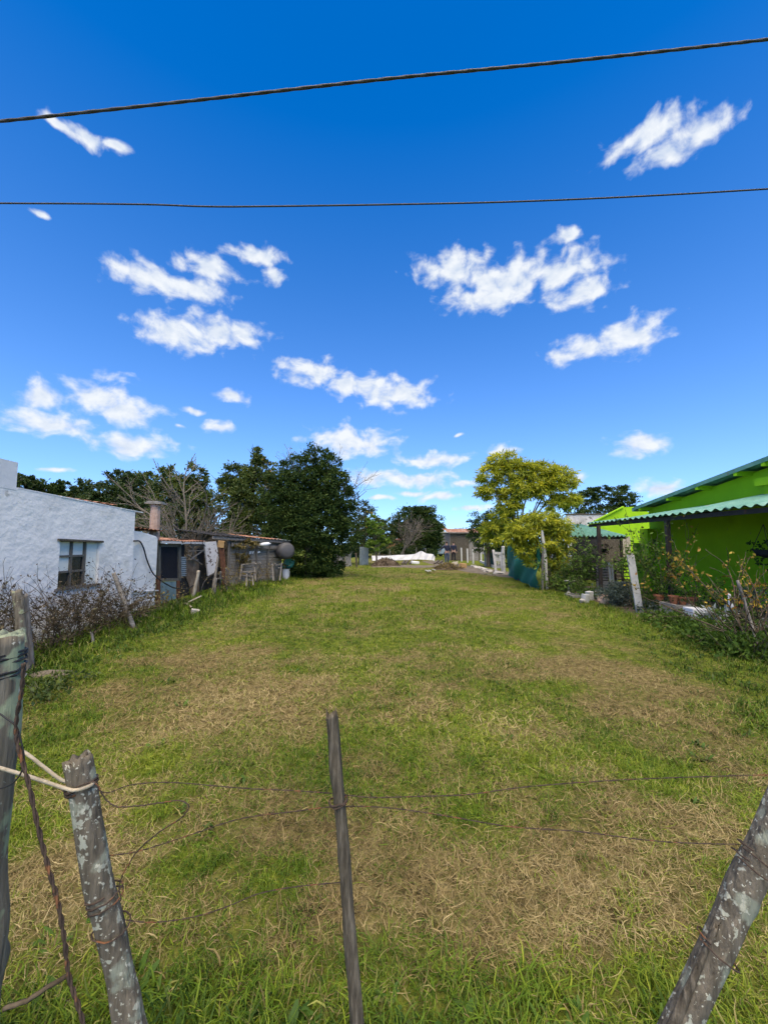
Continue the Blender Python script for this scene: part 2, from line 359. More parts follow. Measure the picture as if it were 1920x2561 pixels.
noisy('car_white', [(.60, .62, .65), (.64, .66, .69)], scale=1, rough=.25, bump=0, spec=.5)
noisy('car_blue', [(.25, .33, .38), (.29, .37, .42)], scale=1, rough=.25, bump=0, spec=.5)
noisy('rubber', [(.015, .015, .015), (.025, .025, .025)], scale=8, rough=.9, bump=.1)
noisy('skin', [(.36, .21, .15), (.42, .26, .19)], scale=5, rough=.6, bump=0)
noisy('cloth_navy', [(.012, .016, .035), (.022, .028, .055)], scale=10, rough=.95, bump=.2)
noisy('cloth_jean', [(.04, .06, .10), (.07, .095, .14)], scale=10, rough=.95, bump=.2)
noisy('cloth_black', [(.010, .010, .014), (.018, .018, .024)], scale=10, rough=.95, bump=.2)
noisy('cloth_grey', [(.22, .23, .24), (.32, .33, .33)], scale=10, rough=.95, bump=.2)
noisy('hair', [(.03, .022, .016), (.06, .045, .035)], scale=20, rough=.8, bump=.2)
leafmat('leaf_dark', [(.013, .032, .007), (.028, .055, .011), (.05, .08, .016), (.08, .105, .024)], trans=.22)
leafmat('leaf_deep', [(.012, .030, .006), (.028, .056, .010), (.055, .09, .017), (.09, .125, .026)], trans=.25, rough=.7, spec=.18)
leafmat('leaf_mid', [(.022, .045, .008), (.05, .082, .013), (.09, .122, .02), (.135, .16, .03)], trans=.28)
leafmat('leaf_yellow', [(.12, .165, .012), (.28, .32, .019), (.46, .47, .030), (.60, .56, .05)], trans=.42)
leafmat('leaf_lime', [(.06, .13, .010), (.12, .21, .018), (.20, .27, .03)], trans=.35)
leafmat('leaf_rusty', [(.030, .020, .011), (.062, .046, .024), (.105, .08, .04), (.07, .07, .028)], trans=.2)
leafmat('leaf_gold', [(.09, .085, .012), (.26, .20, .02), (.42, .29, .03), (.30, .12, .03)], trans=.3)
leafmat('leaf_silver', [(.22, .26, .26), (.36, .40, .39), (.50, .54, .52)], trans=.2)
leafmat('leaf_sage', [(.035, .06, .045), (.07, .10, .08), (.12, .16, .13)], trans=.2)
leafmat('leaf_garden', [(.028, .065, .009), (.07, .13, .018), (.12, .19, .03)], trans=.3, spec=.15)
leafmat('leaf_straw', [(.10, .085, .025), (.18, .14, .04), (.27, .21, .07)], trans=.25)
leafmat('leaf_brush', [(.05, .035, .022), (.10, .07, .045), (.16, .12, .08)], trans=.1)

# ------------------------------------------------------------------ ground
DRYP = [(470, 1430, 1.0, .5), (400, 1545, .9, .6), (250, 1495, .8, .5), (1290, 1455, .7, .7), (1380, 1530, .6, .5), (1540, 1620, .6, .3), (860, 1840, .45, .25),
        (1180, 1900, .5, .4), (1010, 2060, .45, .3), (540, 1500, .9, .35), (1100, 1420, .7, .3), (700, 1480, .6, .3), (1230, 2050, .3, .3), (110, 1880, .35, .4), (720, 1960, .25, .25)]
GRNP = [(620, 1880, .16, .9), (560, 1940, .12, 1.1), (440, 1870, .14, .9), (1220, 1480, .28, .9), (330, 1770, .16, .9), (1420, 1650, .3, .6), (340, 1650, .3, .5), (830, 1900, .1, .8),
        (960, 1980, .09, .8), (1360, 2130, .2, 1.0), (1120, 2120, .2, .7), (700, 2150, .25, .6), (830, 1590, .35, .4), (1000, 1650, .5, .35), (380, 1900, .14, .6), (1060, 1930, .12, .6)]
K = 1920 / 1658.0
_dp = [(G(x * K, y * K), r, a) for x, y, r, a in DRYP]; _gp = [(G(x * K, y * K), r, a) for x, y, r, a in GRNP]
def sstep(a, b, x): t = np.clip((x - a) / (b - a), 0, 1); return t * t * (3 - 2 * t)
def lush(x, y):
    wob = (fb(x, y, .7, 3) - .5) * 1.6
    l = sstep(-3.1, -4.0, x + wob * .6)
    r = sstep(0, 1.0, x + wob - np.clip(2.6 + .23 * (y - 3.5), 2.3, 4.6))
    f = sstep(1.85, 1.35, y + wob * .45 + .12 * np.clip(x + .3, 0, 2))
    far = sstep(24, 29, y) * .2
    return np.clip(np.maximum(np.maximum(l, r), np.maximum(f, far)), 0, 1)
def dryness(x, y):
    d = .28 + (fb(x, y, .42) - .5) * 1.3 + (fb(x, y, 1.9, 5) - .5) * 1.4 + (fb(x, y, 5.0, 31) - .5) * 1.5 + .08 * sstep(7, 14, y)
    for p, r, a in _dp: d = d + 1.3 * a * np.exp(-(((x - p.x) / r) ** 2 + ((y - p.y) / (r * .6)) ** 2))
    for p, r, a in _gp: d = d - a * np.exp(-(((x - p.x) / r) ** 2 + ((y - p.y) / (r * .8)) ** 2))
    return np.clip(d * (1 - .82 * lush(x, y)), 0.02, 1)

def build_ground():
    xs = np.unique(np.concatenate([np.linspace(-400, -14, 16), np.linspace(-14, -6.5, 20), np.linspace(-6.5, 7.5, 110), np.linspace(7.5, 16, 20), np.linspace(16, 400, 16)]))
    ys = np.unique(np.concatenate([np.linspace(-300, -3, 12), np.linspace(-3, 8, 95), np.linspace(8, 30, 90), np.linspace(30, 60, 40), np.linspace(60, 800, 16)]))
    X, Y = np.meshgrid(xs, ys); Z = gz(X, Y) * np.clip(1 - np.maximum(np.abs(X) - 10, 0) / 10, 0, 1)
    V = np.stack([X.ravel(), Y.ravel(), Z.ravel()], 1); W = len(xs)
    i, j = np.meshgrid(np.arange(len(ys) - 1), np.arange(W - 1), indexing='ij'); a = (i * W + j).ravel()
    me = fastmesh('ground', V, np.stack([a, a + 1, a + W + 1, a + W], 1), smooth=True)
    at = me.attributes.new('dry', 'FLOAT', 'POINT'); at.data.foreach_set('value', dryness(V[:, 0], V[:, 1]).astype(np.float32))
    m, nt, b, L = new_mat('turf'); N = nt.nodes.new
    A = N('ShaderNodeAttribute'); A.attribute_name = 'dry'
    tc = N('ShaderNodeTexCoord')
    def noise(s, d=6):
        n = N('ShaderNodeTexNoise'); n.inputs['Scale'].default_value = s; n.inputs['Detail'].default_value = d; n.inputs['Roughness'].default_value = .7; L(tc.outputs['Object'], n.inputs['Vector']); return n.outputs[0]
    def ramp(f, st):
        r = N('ShaderNodeValToRGB'); e = r.color_ramp.elements
        for i, (p, c) in enumerate(st):
            el = e[i] if i < 2 else e.new(p); el.position = p; el.color = (*c, 1)
        L(f, r.inputs[0]); return r.outputs[0]
    g = ramp(noise(9), [(.3, (.035, .055, .006)), (.5, (.105, .14, .015)), (.7, (.215, .24, .032))])
    s = ramp(noise(13), [(.3, (.045, .034, .015)), (.5, (.17, .132, .053)), (.7, (.35, .285, .12))])
    f1 = N('ShaderNodeMath'); f1.operation = 'MULTIPLY_ADD'; f1.inputs[1].default_value = 1.6; f1.inputs[2].default_value = -.8; L(noise(22, 3), f1.inputs[0])
    f2 = N('ShaderNodeMath'); f2.operation = 'ADD'; f2.use_clamp = True; L(f1.outputs[0], f2.inputs[0]); L(A.outputs['Fac'], f2.inputs[1])
    mx = N('ShaderNodeMix'); mx.data_type = 'RGBA'; L(f2.outputs[0], mx.inputs['Factor']); L(g, mx.inputs['A']); L(s, mx.inputs['B'])
    L(mx.outputs['Result'], b.inputs['Base Color']); b.inputs['Roughness'].default_value = 1; b.inputs['Specular IOR Level'].default_value = .05
    bp = N('ShaderNodeBump'); bp.inputs['Strength'].default_value = .9; bp.inputs['Distance'].default_value = .05; L(noise(30), bp.inputs['Height']); L(bp.outputs[0], b.inputs['Normal'])
    props(link_mesh('ground', me, 'turf'), kind='structure')
build_ground()
def sheet_on_ground(name, pts, mat, z=.02, n=14):
    """irregular ground patch given by its outline, a few millimetres above the turf"""
    P = bez([Vector((p[0], p[1], 0)) for p in pts] + [Vector((pts[0][0], pts[0][1], 0))], 6)[:-1]
    c = sum(P, Vector()) / len(P); V = []; F = []; R = 5
    for r in range(1, R + 1):
        for p in P:
            q = c + (p - c) * (r / R); V.append((q.x, q.y, float(gz(q.x, q.y)) + z * (1 - .9 * (r / R) ** 4) + .003))
    m = len(P); V.append((c.x, c.y, float(gz(c.x, c.y)) + z))
    for r in range(R - 1):
        for i in range(m): F.append((r * m + i, r * m + (i + 1) % m, (r + 1) * m + (i + 1) % m, (r + 1) * m + i))
    for i in range(m): F.append((len(V) - 1, (i + 1) % m, i))
    b = MB(); b.add(V, F); return props(b.build(name, mat, smooth=True), kind='structure')
sheet_on_ground('dirt_path', [(4.9, 20), (5.9, 18.5), (6.9, 20.5), (6.6, 25), (5.6, 31), (4.6, 37), (3.4, 36), (3.6, 30), (4.2, 25)], 'path_dirt')
sheet_on_ground('garden_soil', [(4.9, 5.2), (5.3, 8.5), (5.7, 11), (6.0, 14), (7.2, 14.8), (8.6, 14.0), (8.7, 10.5), (8.6, 7), (8.2, 4.8), (6.5, 4.2)], 'soil')
sheet_on_ground('bare_soil', [(-.8, 26.4), (1, 26.0), (3.0, 26.5), (4.0, 28.3), (2, 29.2), (-.5, 28.6)], 'path_dirt', z=.05)

# ------------------------------------------------------------------ lawn grass (uncountable: one object)
def build_grass():
    rg = np.random.default_rng(3)
    def template(kind, nbl, rows, wide):
        """one tuft: verts (n, rows, 2, 3) and a random number per blade"""
        out = np.zeros((nbl, rows, 2, 3))
        for q in range(nbl):
            if kind == 'short': sg, lean, ln, w, curl = .045, rg.uniform(.25, 1.2), rg.uniform(.02, .065), rg.uniform(.0026, .0044), rg.uniform(.3, 1.9)
            elif kind == 'straw': sg, lean, ln, w, curl = .06, rg.uniform(.95, 1.55), rg.uniform(.025, .095), rg.uniform(.0018, .0034), rg.uniform(-.5, .7)
            elif kind == 'tall': sg, lean, ln, w, curl = .035, abs(rg.normal(.5, .35)), rg.uniform(.04, .10), rg.uniform(.0032, .006), rg.uniform(.8, 2.3)
            else: sg, lean, ln, w, curl = .03, rg.uniform(.6, 1.25), rg.uniform(.03, .065), rg.uniform(.012, .024), rg.uniform(.1, .6)
            az = rg.uniform(0, 6.283); p = np.array([*rg.normal(0, sg, 2), 0.0]); th = lean; turn = rg.normal(0, .55 if kind == 'straw' else .3); tw = rg.normal(0, .35)
            for i in range(rows):
                f = i / (rows - 1); ww = (w * (1 - .8 * f ** 1.6) if kind != 'weed' else w * math.sin(math.pi * (.18 + .72 * f))) * wide
                sd = np.array([-math.sin(az), math.cos(az), tw])
                out[q, i, 0] = p - sd * ww / 2; out[q, i, 1] = p + sd * ww / 2
                p = p + np.array([math.cos(az) * math.sin(th), math.sin(az) * math.sin(th), math.cos(th)]) * ln / (rows - 1)
                th = min(th + curl / (rows - 1), 1.8); az += turn; p[2] = max(p[2], .004)
        return out, rg.random(nbl)
    PX = []; PY = []
    for y0, y1, dens in ((.75, 2.2, 560), (2.2, 3.5, 450), (3.5, 5.5, 340), (5.5, 9, 210), (9, 14, 110), (14, 22, 52), (22, 34, 24)):
        xm = min(1.2 * y1 + .9, 6.6); n = int(dens * 2 * xm * (y1 - y0)); PX.append(rg.uniform(-xm, xm, n)); PY.append(rg.uniform(y0, y1, n))
    x = np.concatenate(PX); y = np.concatenate(PY)
    right = np.where(y < 15, 5.6 - .04 * np.abs(y - 9), 5.0 + .1 * np.clip(y - 15, 0, 6)); right = np.where(y > 21, 4.3 - .04 * (y - 21), right)
    left = np.where(y < 18, -5.35, -4.6)
    keep = (x < right) & (x > left) & (np.abs(x) < 1.18 * y + .75) & ~((y > 25.8) & (x > -1))
    x, y = x[keep], y[keep]; n = len(x); lu = lush(x, y); dr = dryness(x, y)
    kind = np.where(rg.random(n) < np.clip(.22 + .62 * dr, 0, .8), 1, 0)                       # 0 short green, 1 straw mat, 2 tall, 3 weed
    clump = fb(x, y, 3.4, 9)
    tall = (rg.random(n) < (.008 + .20 * lu) * (clump > .46)) | (rg.random(n) < .30 * (clump > .66)) | ((rg.random(n) < .5) & (dr < .09)); kind = np.where(tall, 2, kind)
    kind = np.where(rg.random(n) < (.004 + .07 * lu * (fb(x, y, 1.3, 14) > .5)), 3, kind)
    scl = rg.uniform(.55, 1.35, n) * (1 + .35 * sstep(5, 16, y)) * (1 + .25 * lu) * np.where(tall, 1.0 - .35 * (1 - lu), 1) * np.where((x > 2) & (y > 4), .75, 1) * np.where(y < 2.3, .85, 1) * (1 + .5 * sstep(-4.3, -5.0, x) * (y > 4))
    dv = np.clip(dr + rg.normal(0, .16, n), 0, 1); dv = np.where(kind >= 2, dv * .35, dv)
    rnd = np.clip(.5 + (fb(x, y, .8, 20) - .5) * 1.4 + rg.normal(0, .2, n), 0, 1)
    lod = np.where(y < 3.4, 0, np.where(y < 8, 1, 2)); zz = gz(x, y); ang = rg.uniform(0, 6.283, n)
    VV = []; FF = []; T = []; C = []; MI = []; off = 0
    spec = {0: (20, 4, 1.0), 1: (11, 3, 1.5), 2: (7, 2, 2.6)}
    for ld, (nb, rows, wide) in spec.items():
        for kd, nm in enumerate(('short', 'straw', 'tall', 'weed')):
            for v in range(4):
                sel = np.where((lod == ld) & (kind == kd))[0]; sel = sel[sel % 4 == v]
                if not len(sel): continue
                k = int(nb * (1.4 if kd == 2 else .6 if kd == 3 else 1)); tp, bl = template(nm, k, rows, wide if kd < 3 else 1)
                c, s_ = np.cos(ang[sel]), np.sin(ang[sel]); sc = scl[sel]
                P = tp.reshape(-1, 3); X = (P[None, :, 0] * c[:, None] - P[None, :, 1] * s_[:, None]) * sc[:, None] + x[sel][:, None]
                Y = (P[None, :, 0] * s_[:, None] + P[None, :, 1] * c[:, None]) * sc[:, None] + y[sel][:, None]
                Z = P[None, :, 2] * sc[:, None] + zz[sel][:, None] + .002
                VV.append(np.stack([X, Y, Z], -1).reshape(-1, 3))
                q = np.array([[(b * rows + i) * 2, (b * rows + i) * 2 + 1, (b * rows + i) * 2 + 3, (b * rows + i) * 2 + 2] for b in range(k) for i in range(rows - 1)])
                FF.append((q[None] + (np.arange(len(sel)) * len(P))[:, None, None]).reshape(-1, 4) + off); off += len(sel) * len(P)
                mix = np.clip((dv[sel][:, None] - bl[None] + .12) / .24, 0, 1); cv = (bl[None] * 7.31 + rnd[sel][:, None]) % 1.0; cv = np.clip(.5 * cv + .5 * rnd[sel][:, None] - (.10 * lu[sel] * (dv[sel] < .5))[:, None], 0, 1)
                T.append(np.repeat(mix.ravel(), rows - 1)); C.append(np.repeat(cv.ravel(), rows - 1)); MI.append(np.full(len(sel) * len(q), int(kd == 3), np.int32))
    me = fastmesh('lawn_grass', np.concatenate(VV), np.concatenate(FF), np.concatenate(T))
    a = me.attributes.new('c', 'FLOAT', 'FACE'); a.data.foreach_set('value', np.concatenate(C).astype(np.float32))
    me.polygons.foreach_set('material_index', np.concatenate(MI))
    for nm, greens, straws in (('grass_blade', [(.016, .044, .003), (.10, .168, .009), (.30, .335, .03)], [(.06, .043, .018), (.29, .218, .09), (.50, .405, .20)]),
                               ('weed_leaf', [(.022, .055, .006), (.055, .11, .014), (.10, .165, .025)], [(.07, .09, .025), (.12, .12, .04), (.2, .17, .06)])):
        m, nt, b, L = new_mat(nm); Nn = nt.nodes.new
        A = Nn('ShaderNodeAttribute'); A.attribute_name = 't'; Cn = Nn('ShaderNodeAttribute'); Cn.attribute_name = 'c'
        def ramp(st):
            r = Nn('ShaderNodeValToRGB'); e = r.color_ramp.elements
            for i, c in enumerate(st):
                el = e[i] if i < 2 else e.new(i / 2); el.position = i / 2; el.color = (*c, 1)
            L(Cn.outputs['Fac'], r.inputs[0]); return r.outputs[0]
        mx = Nn('ShaderNodeMix'); mx.data_type = 'RGBA'; L(A.outputs['Fac'], mx.inputs['Factor']); L(ramp(greens), mx.inputs['A']); L(ramp(straws), mx.inputs['B'])
        L(mx.outputs['Result'], b.inputs['Base Color']); b.inputs['Roughness'].default_value = .6; b.inputs['Specular IOR Level'].default_value = .2
        t = Nn('ShaderNodeBsdfTranslucent'); L(mx.outputs['Result'], t.inputs[0])
        ms = Nn('ShaderNodeMixShader'); ms.inputs[0].default_value = .14; L(b.outputs[0], ms.inputs[1]); L(t.outputs[0], ms.inputs[2]); L(ms.outputs[0], nt.nodes['Material Output'].inputs[0])
    o = link_mesh('lawn_grass', me, ['grass_blade', 'weed_leaf'])
    props(o, 'short patchy lawn of green and straw-coloured grass across the lot', 'grass', kind='stuff')
    print('grass tufts', n, 'quads', len(me.polygons))
build_grass()

# ------------------------------------------------------------------ timber posts
def log_mesh(base, top, r0, r1, seed, sides=18, rings=30, jag=.02, groove=.14, knots=3, bend=.0, flat=1.0):
    """weathered split post: grooved, knotted, slightly bent, with a ragged broken top"""
    rg = random.Random(seed); base, top = Vector(base), Vector(top); ax = top - base; L = ax.length; d = ax.normalized()
    x = d.cross(Vector((0, 1, 0))).normalized(); y = d.cross(x); V = []; F = []
    kn = [(rg.uniform(.15, .95), rg.uniform(0, 6.28), rg.uniform(.12, .3)) for _ in range(knots)]
    bx, by = rg.uniform(-1, 1) * bend, rg.uniform(-1, 1) * bend
    for i in range(rings + 1):
        f = i / rings; r = r0 + (r1 - r0) * f
        c = base + ax * f + x * (bx * math.sin(f * math.pi * 1.3)) + y * (by * math.sin(f * math.pi * 1.7)) + x * (float(vn(f * 7, seed, 1, 3)) - .5) * r * .25
        for k in range(sides):
            a = 2 * math.pi * k / sides
            g = (float(vn(k * .9, f * L * 2.2, 1, seed)) - .5) * 2 * groove + (float(vn(k * .35, f * L * 9, 1, seed + 5)) - .5) * groove
            for kf, ka, ks in kn:
                da = (a - ka + math.pi) % (2 * math.pi) - math.pi; g += ks * math.exp(-((f - kf) * L / .035) ** 2 - (da / .55) ** 2)
            p = c + (x * math.cos(a) + y * math.sin(a) * flat) * r * (1 + g)
            if i == rings: p += d * rg.uniform(-jag, jag * .6)
            V.append(p)
    for i in range(rings):
        for k in range(sides):
            k2 = (k + 1) % sides; F.append((i * sides + k, i * sides + k2, (i + 1) * sides + k2, (i + 1) * sides + k))
    V.append(top - d * jag * 1.2); n = len(V) - 1
    for k in range(sides): F.append((rings * sides + k, rings * sides + (k + 1) % sides, n))
    b = MB(); b.add(V, F); return b
def coil(c, axis, r, turns, pitch, rad, sides=5, seed=0):
    rg = random.Random(seed); ax = Vector(axis).normalized(); x = ax.cross(Vector((0, 1, 0))).normalized(); y = ax.cross(x); P = []
    n = int(turns * 14)
    for i in range(n + 1):
        a = 2 * math.pi * i / 14; P.append(Vector(c) + ax * (pitch * i / 14 + rg.uniform(-.002, .002)) + (x * math.cos(a) + y * math.sin(a)) * (r * (1 + rg.uniform(-.03, .05))))
    b = MB(); b.tube(P, rad, sides); return b
FY = 1.22                                     # the street fence stands this far in front of the lens
def fence_post(base, top, r0, r1, mat, label, seed, **k):
    b = log_mesh(base, top, r0, r1, seed, **k); o = b.build('fence_post', mat, loc=base, smooth=True)
    return props(o, label, 'post', 'posts of the street fence')
# thick post cut by the left edge of the view
bA = D(-30, 1590, FY); A_top = Vector((bA.x, FY, bA.z)); A_base = Vector((bA.x - .015, FY, -.05))
pA = fence_post(A_base, A_top, .100, .082, 'wood_moss', 'thick weathered corner post wound with black wire at the left edge', 21, sides=26, rings=46, jag=.012, groove=.07, knots=2)
for z, t, sd in ((A_top.z - .075, 2.6, 1), (A_top.z - .115, 1.8, 2)):
    coil((A_base.x + .004, FY, z), (.05, 0, 1), .099, t, .012, .0038, seed=sd).build('wire_binding', 'hose_black', pA)
coil((A_base.x + .004, FY, A_top.z - .15), (-.1, 0, 1), .099, 1.0, .012, .0038, seed=5).build('cord_binding', 'rope', pA)
# lichen-covered post leaning to the right
p0 = D(189, 1893, FY); p1 = D(333, 2575, FY); dr_ = (p0 - p1); B_base = p0 - dr_ * ((p0.z + .05) / dr_.z)
pB = fence_post(B_base, p0, .037, .031, 'wood_lichen', 'leaning fence post crusted with pale lichen, rope tied round its top', 4, rings=44, jag=.014, groove=.22, knots=6, bend=.012)
dB = dr_.normalized()
def onB(py): 
    t = (py - 1893) / (2575 - 1893); return p0 + (p1 - p0) * t
coil(onB(1975), dB, .039, 2.2, .008, .0035, seed=7).build('wire_binding', 'wire', pB)
coil(onB(2268), dB, .043, 2.4, .016, .0022, seed=8).build('wire_binding', 'wire', pB)
coil(onB(2330), (dB + Vector((.35, 0, .2))), .045, 1.0, .01, .0022, seed=9).build('wire_binding', 'wire', pB)
# thin dark picket
q0 = D(826, 1779, FY); q1 = D(898, 2575, FY); dq = q0 - q1; C_base = q0 - dq * ((q0.z + .05) / dq.z)
pC = fence_post(C_base, q0, .0188, .0165, 'wood_dark', 'thin dark picket standing alone in the middle of the fence', 9, sides=14, rings=60, jag=.02, groove=.26, knots=9, bend=.006)
coil(q0 + (q1 - q0) * .30, dq, .026, 1.6, .006, .0022, seed=3).build('wire_binding', 'wire', pC)
# post leaning in from the right edge
r0_ = D(1990, 1938, FY); r1_ = D(1700, 2575, FY); dr2 = r0_ - r1_; E_base = r0_ - dr2 * ((r0_.z + .06) / dr2.z)
pE = fence_post(E_base, r0_, .041, .037, 'wood_lichen', 'grey forked post leaning strongly in from the right edge', 33, sides=22, rings=44, jag=.02, groove=.20, knots=4, bend=.01)
log_mesh(r1_ + Vector((-.055, -.01, -.03)), r1_ + dr2 * .42 + Vector((-.045, -.01, 0)), .014, .006, 12, sides=9, rings=16, jag=.02).build('split_sliver', 'wood_dark', pE, smooth=True)
pass
for t, sd in ((.30, 4), (.62, 6), (.66, 7)): coil(r1_ + dr2 * t, dr2 + Vector((.2, 0, .1)), .053, 1.1, .01, .0023, seed=sd).build('wire_binding', 'wire', pE)

def wire(name, pts, rad, mat, label, cat, group=None, twist=0, barbs=(), Y=FY, n=8, jit=0, sides=5):
    """pts: photo pixels (x, y[, depth offset]) on the fence plane"""
    rg = random.Random(len(label)); P = bez([D(p[0], p[1], Y + (p[2] if len(p) > 2 else 0)) for p in pts], n)
    if jit: P = [p + Vector((rg.uniform(-jit, jit), rg.uniform(-jit, jit), rg.uniform(-jit, jit))) for p in P]
    b = MB()
    if twist:
        Q1 = []; Q2 = []
        for i, p in enumerate(P):
            a = i * twist; o = Vector((0, math.cos(a), math.sin(a))) * rad * 1.1; Q1.append(p + o); Q2.append(p - o)
        b.tube(Q1, rad, sides); b.tube(Q2, rad, sides)
    else: b.tube(P, rad, sides)
    for f in barbs:
        i = int(f * (len(P) - 2)); p = P[i]; t = (P[i + 1] - P[i]).normalized(); u = t.cross(Vector((0, 1, 0))).normalized(); v = t.cross(u)
        Q = [p + t * (.004 * (j - 6) / 6) + (u * math.cos(j * 1.05) + v * math.sin(j * 1.05)) * rad * 2.6 for j in range(13)]
        b.tube([p + u * .016 + t * .004] + Q + [p - u * .016 - v * .008], rad * .8, 4)
    o = b.build(name, mat, loc=P[0], smooth=True); return props(o, label, cat, group)
S = K
wire('fence_wire', [(196*S,1694*S,.03),(230*S,1712*S,.02),(285*S,1695*S,.03),(372*S,1690*S,.03),(520*S,1702*S,.02),(640*S,1708*S,.02),(722*S,1714*S,.022),(800*S,1722*S,.02),(905*S,1720*S,.02),(1010*S,1716*S,.02),(1130*S,1700*S,.03),(1280*S,1688*S,.05),(1440*S,1680*S,.06),(1700*S,1672*S,.08)], .0009, 'wire',
     'rusty barbed strand, the upper of two crossing the thin picket', 'wire', 'strands of the street fence', twist=.9, barbs=(.45, .62, .64, .83), n=14)
wire('fence_wire', [(215*S,1850*S,.02),(300*S,1838*S,.02),(420*S,1800*S,.02),(520*S,1768*S,.02),(640*S,1752*S,.02),(724*S,1742*S,.022),(830*S,1744*S,.02),(950*S,1760*S,.02),(1100*S,1785*S,.02),(1250*S,1796*S,.02),(1400*S,1815*S,.02),(1520*S,1822*S,.02),(1635*S,1824*S,.02)], .0009, 'wire',
     'rusty strand sagging from the thin picket down to the right post', 'wire', 'strands of the street fence', twist=.9, barbs=(.3, .72), n=14)
wire('fence_wire', [(258*S,1985*S,.03),(330*S,1992*S,.03),(420*S,1980*S,.03),(490*S,1958*S,.03),(560*S,1930*S,.03),(640*S,1915*S,.03),(742*S,1905*S,.03)], .0009, 'wire',
     'lowest rusty strand, slack in the grass left of the picket', 'wire', 'strands of the street fence', twist=.9, barbs=(.5,), n=12)
wire('loose_wire', [(165*S,1700*S,-.05),(205*S,1690*S,-.05),(228*S,1725*S,-.04),(255*S,1742*S,-.04),(320*S,1738*S,-.05),(385*S,1729*S,-.06),(408*S,1742*S,-.06),(390*S,1768*S,-.06),(340*S,1800*S,-.05),(300*S,1835*S,-.05),(270*S,1880*S,-.05),(258*S,1915*S,-.05),(262*S,1945*S,-.05)], .0018, 'wire',
     'bent rusty wire looping out from the lichen post', 'wire', n=9, jit=.001)
wire('hanging_wire', [(52*S,1432*S,-.12),(48*S,1490*S,-.12),(36*S,1560*S,-.12),(40*S,1610*S,-.12),(62*S,1690*S,-.12),(84*S,1790*S,-.12),(104*S,1870*S,-.12),(126*S,1950*S,-.12),(140*S,2030*S,-.12),(150*S,2110*S,-.12),(172*S,2180*S,-.12),(195*S,2260*S,-.12)], .0034, 'wire',
     'twisted rusty wire hanging down beside the thick left post', 'wire', twist=.8, n=10)
wire('hanging_wire', [(-20*S,1528*S,-.11),(12*S,1550*S,-.11),(34*S,1568*S,-.11),(46*S,1600*S,-.115),(52*S,1650*S,-.115),(30*S,1690*S,-.115),(-25*S,1712*S,-.115)], .0022, 'hose_black',
     'short black wire looped across the thick left post', 'wire', n=9)
wire('fallen_branch', [(8*S,2180*S,-.12),(60*S,2160*S,-.1),(115*S,2125*S,-.08),(150*S,2105*S,-.05)], .006, 'twig', 'pale dry stick lying against the foot of the thick post', 'stick', n=6, jit=.002)
rp = bez([D(-30*S,1650*S,FY-.11), D(60*S,1676*S,FY-.08), D(142*S,1703*S,FY-.05), D(168*S,1706*S,FY-.052), D(200*S,1694*S,FY-.02), D(190*S,1684*S,FY+.05), D(142*S,1688*S,FY+.03), D(95*S,1656*S,FY+.02), D(52*S,1624*S,FY+.02), D(0*S,1600*S,FY+.10)], 10)
b = MB(); b.tube(rp, .0048, 7)
for i in range(0, len(rp) - 1): pass
props(b.build('rope', 'rope', loc=rp[0], smooth=True), 'off-white rope strung between the thick left post and lichen post', 'rope')

# ------------------------------------------------------------------ overhead cables
def overhead(pts, Y, rad, label, strands=1):
    P = bez([D(x * S, y * S, Y) for x, y in pts], 36 if strands > 1 else 10); b = MB()
    if strands == 1: b.tube(P, rad, 7)
    else:
        for j in range(2):
            b.tube([p + Vector((0, math.cos(i * .8 + j * math.pi), math.sin(i * .8 + j * math.pi))) * rad * .20 for i, p in enumerate(P)], rad * .82, 8)
    return props(b.build('overhead_cable', 'cable_black', loc=P[0], smooth=True), label, 'cable', 'overhead cables')
overhead([(-900, 330), (-300, 290), (0, 262), (420, 217), (830, 171), (1240, 131), (1658, 85), (2000, 44), (2600, -40)], 2.6, .0102, 'thick twisted overhead cable, the upper one across the sky', 2)
overhead([(-900, 425), (-300, 436), (0, 439), (180, 440), (330, 442), (440, 446), (560, 446), (830, 442), (1100, 436), (1380, 424), (1658, 408), (2000, 385), (2600, 340)], 2.9, .0062, 'thin black overhead cable, the lower one across the sky')

# ------------------------------------------------------------------ white house on the left
XL = -5.45
c_top = XP(339, 1279, XL); c_mid = XP(42, 1221, XL); sl_ = (c_top.z - c_mid.z) / (c_top.y - c_mid.y)
Yc = c_top.y; Y0 = -1.2; zt = lambda y: c_top.z + sl_ * (y - Yc)
Yp = XP(41, 1221, XL).y; zp = XP(42, 1156, XL).z                # parapet block nearer the street
W1 = thing('white_house', (XL - 2, 4, 0), 'low white plastered house with a small six-pane window', 'house')
wy0 = XP(146, 1440, XL).y; wy1 = XP(246, 1440, XL).y; wz0 = XP(150, 1472, XL).z; wz1 = XP(150, 1352, XL).z
def wall_yz(m, x, t, y0, y1, z0, zf, hole=None, n=40):
    """wall in the plane x, thickness t towards -x, top edge zf(y), one rectangular opening"""
    if hole is None:
        m.prism([(x, y0, z0), (x, y1, z0), (x, y1, zf(y1)), (x, y0, zf(y0))], (-t, 0, 0)); return
    a, b, c, d = hole
    m.prism([(x, y0, z0), (x, a, z0), (x, a, zf(a)), (x, y0, zf(y0))], (-t, 0, 0))
    m.prism([(x, b, z0), (x, y1, z0), (x, y1, zf(y1)), (x, b, zf(b))], (-t, 0, 0))
    m.prism([(x, a, z0), (x, b, z0), (x, b, c), (x, a, c)], (-t, 0, 0))
    m.prism([(x, a, d), (x, b, d), (x, b, zf(b)), (x, a, zf(a))], (-t, 0, 0))
m = MB(); wall_yz(m, XL, .22, Y0, Yc, -.1, zt, (wy0, wy1, wz0, wz1)); m.build('wall', 'plaster', W1)
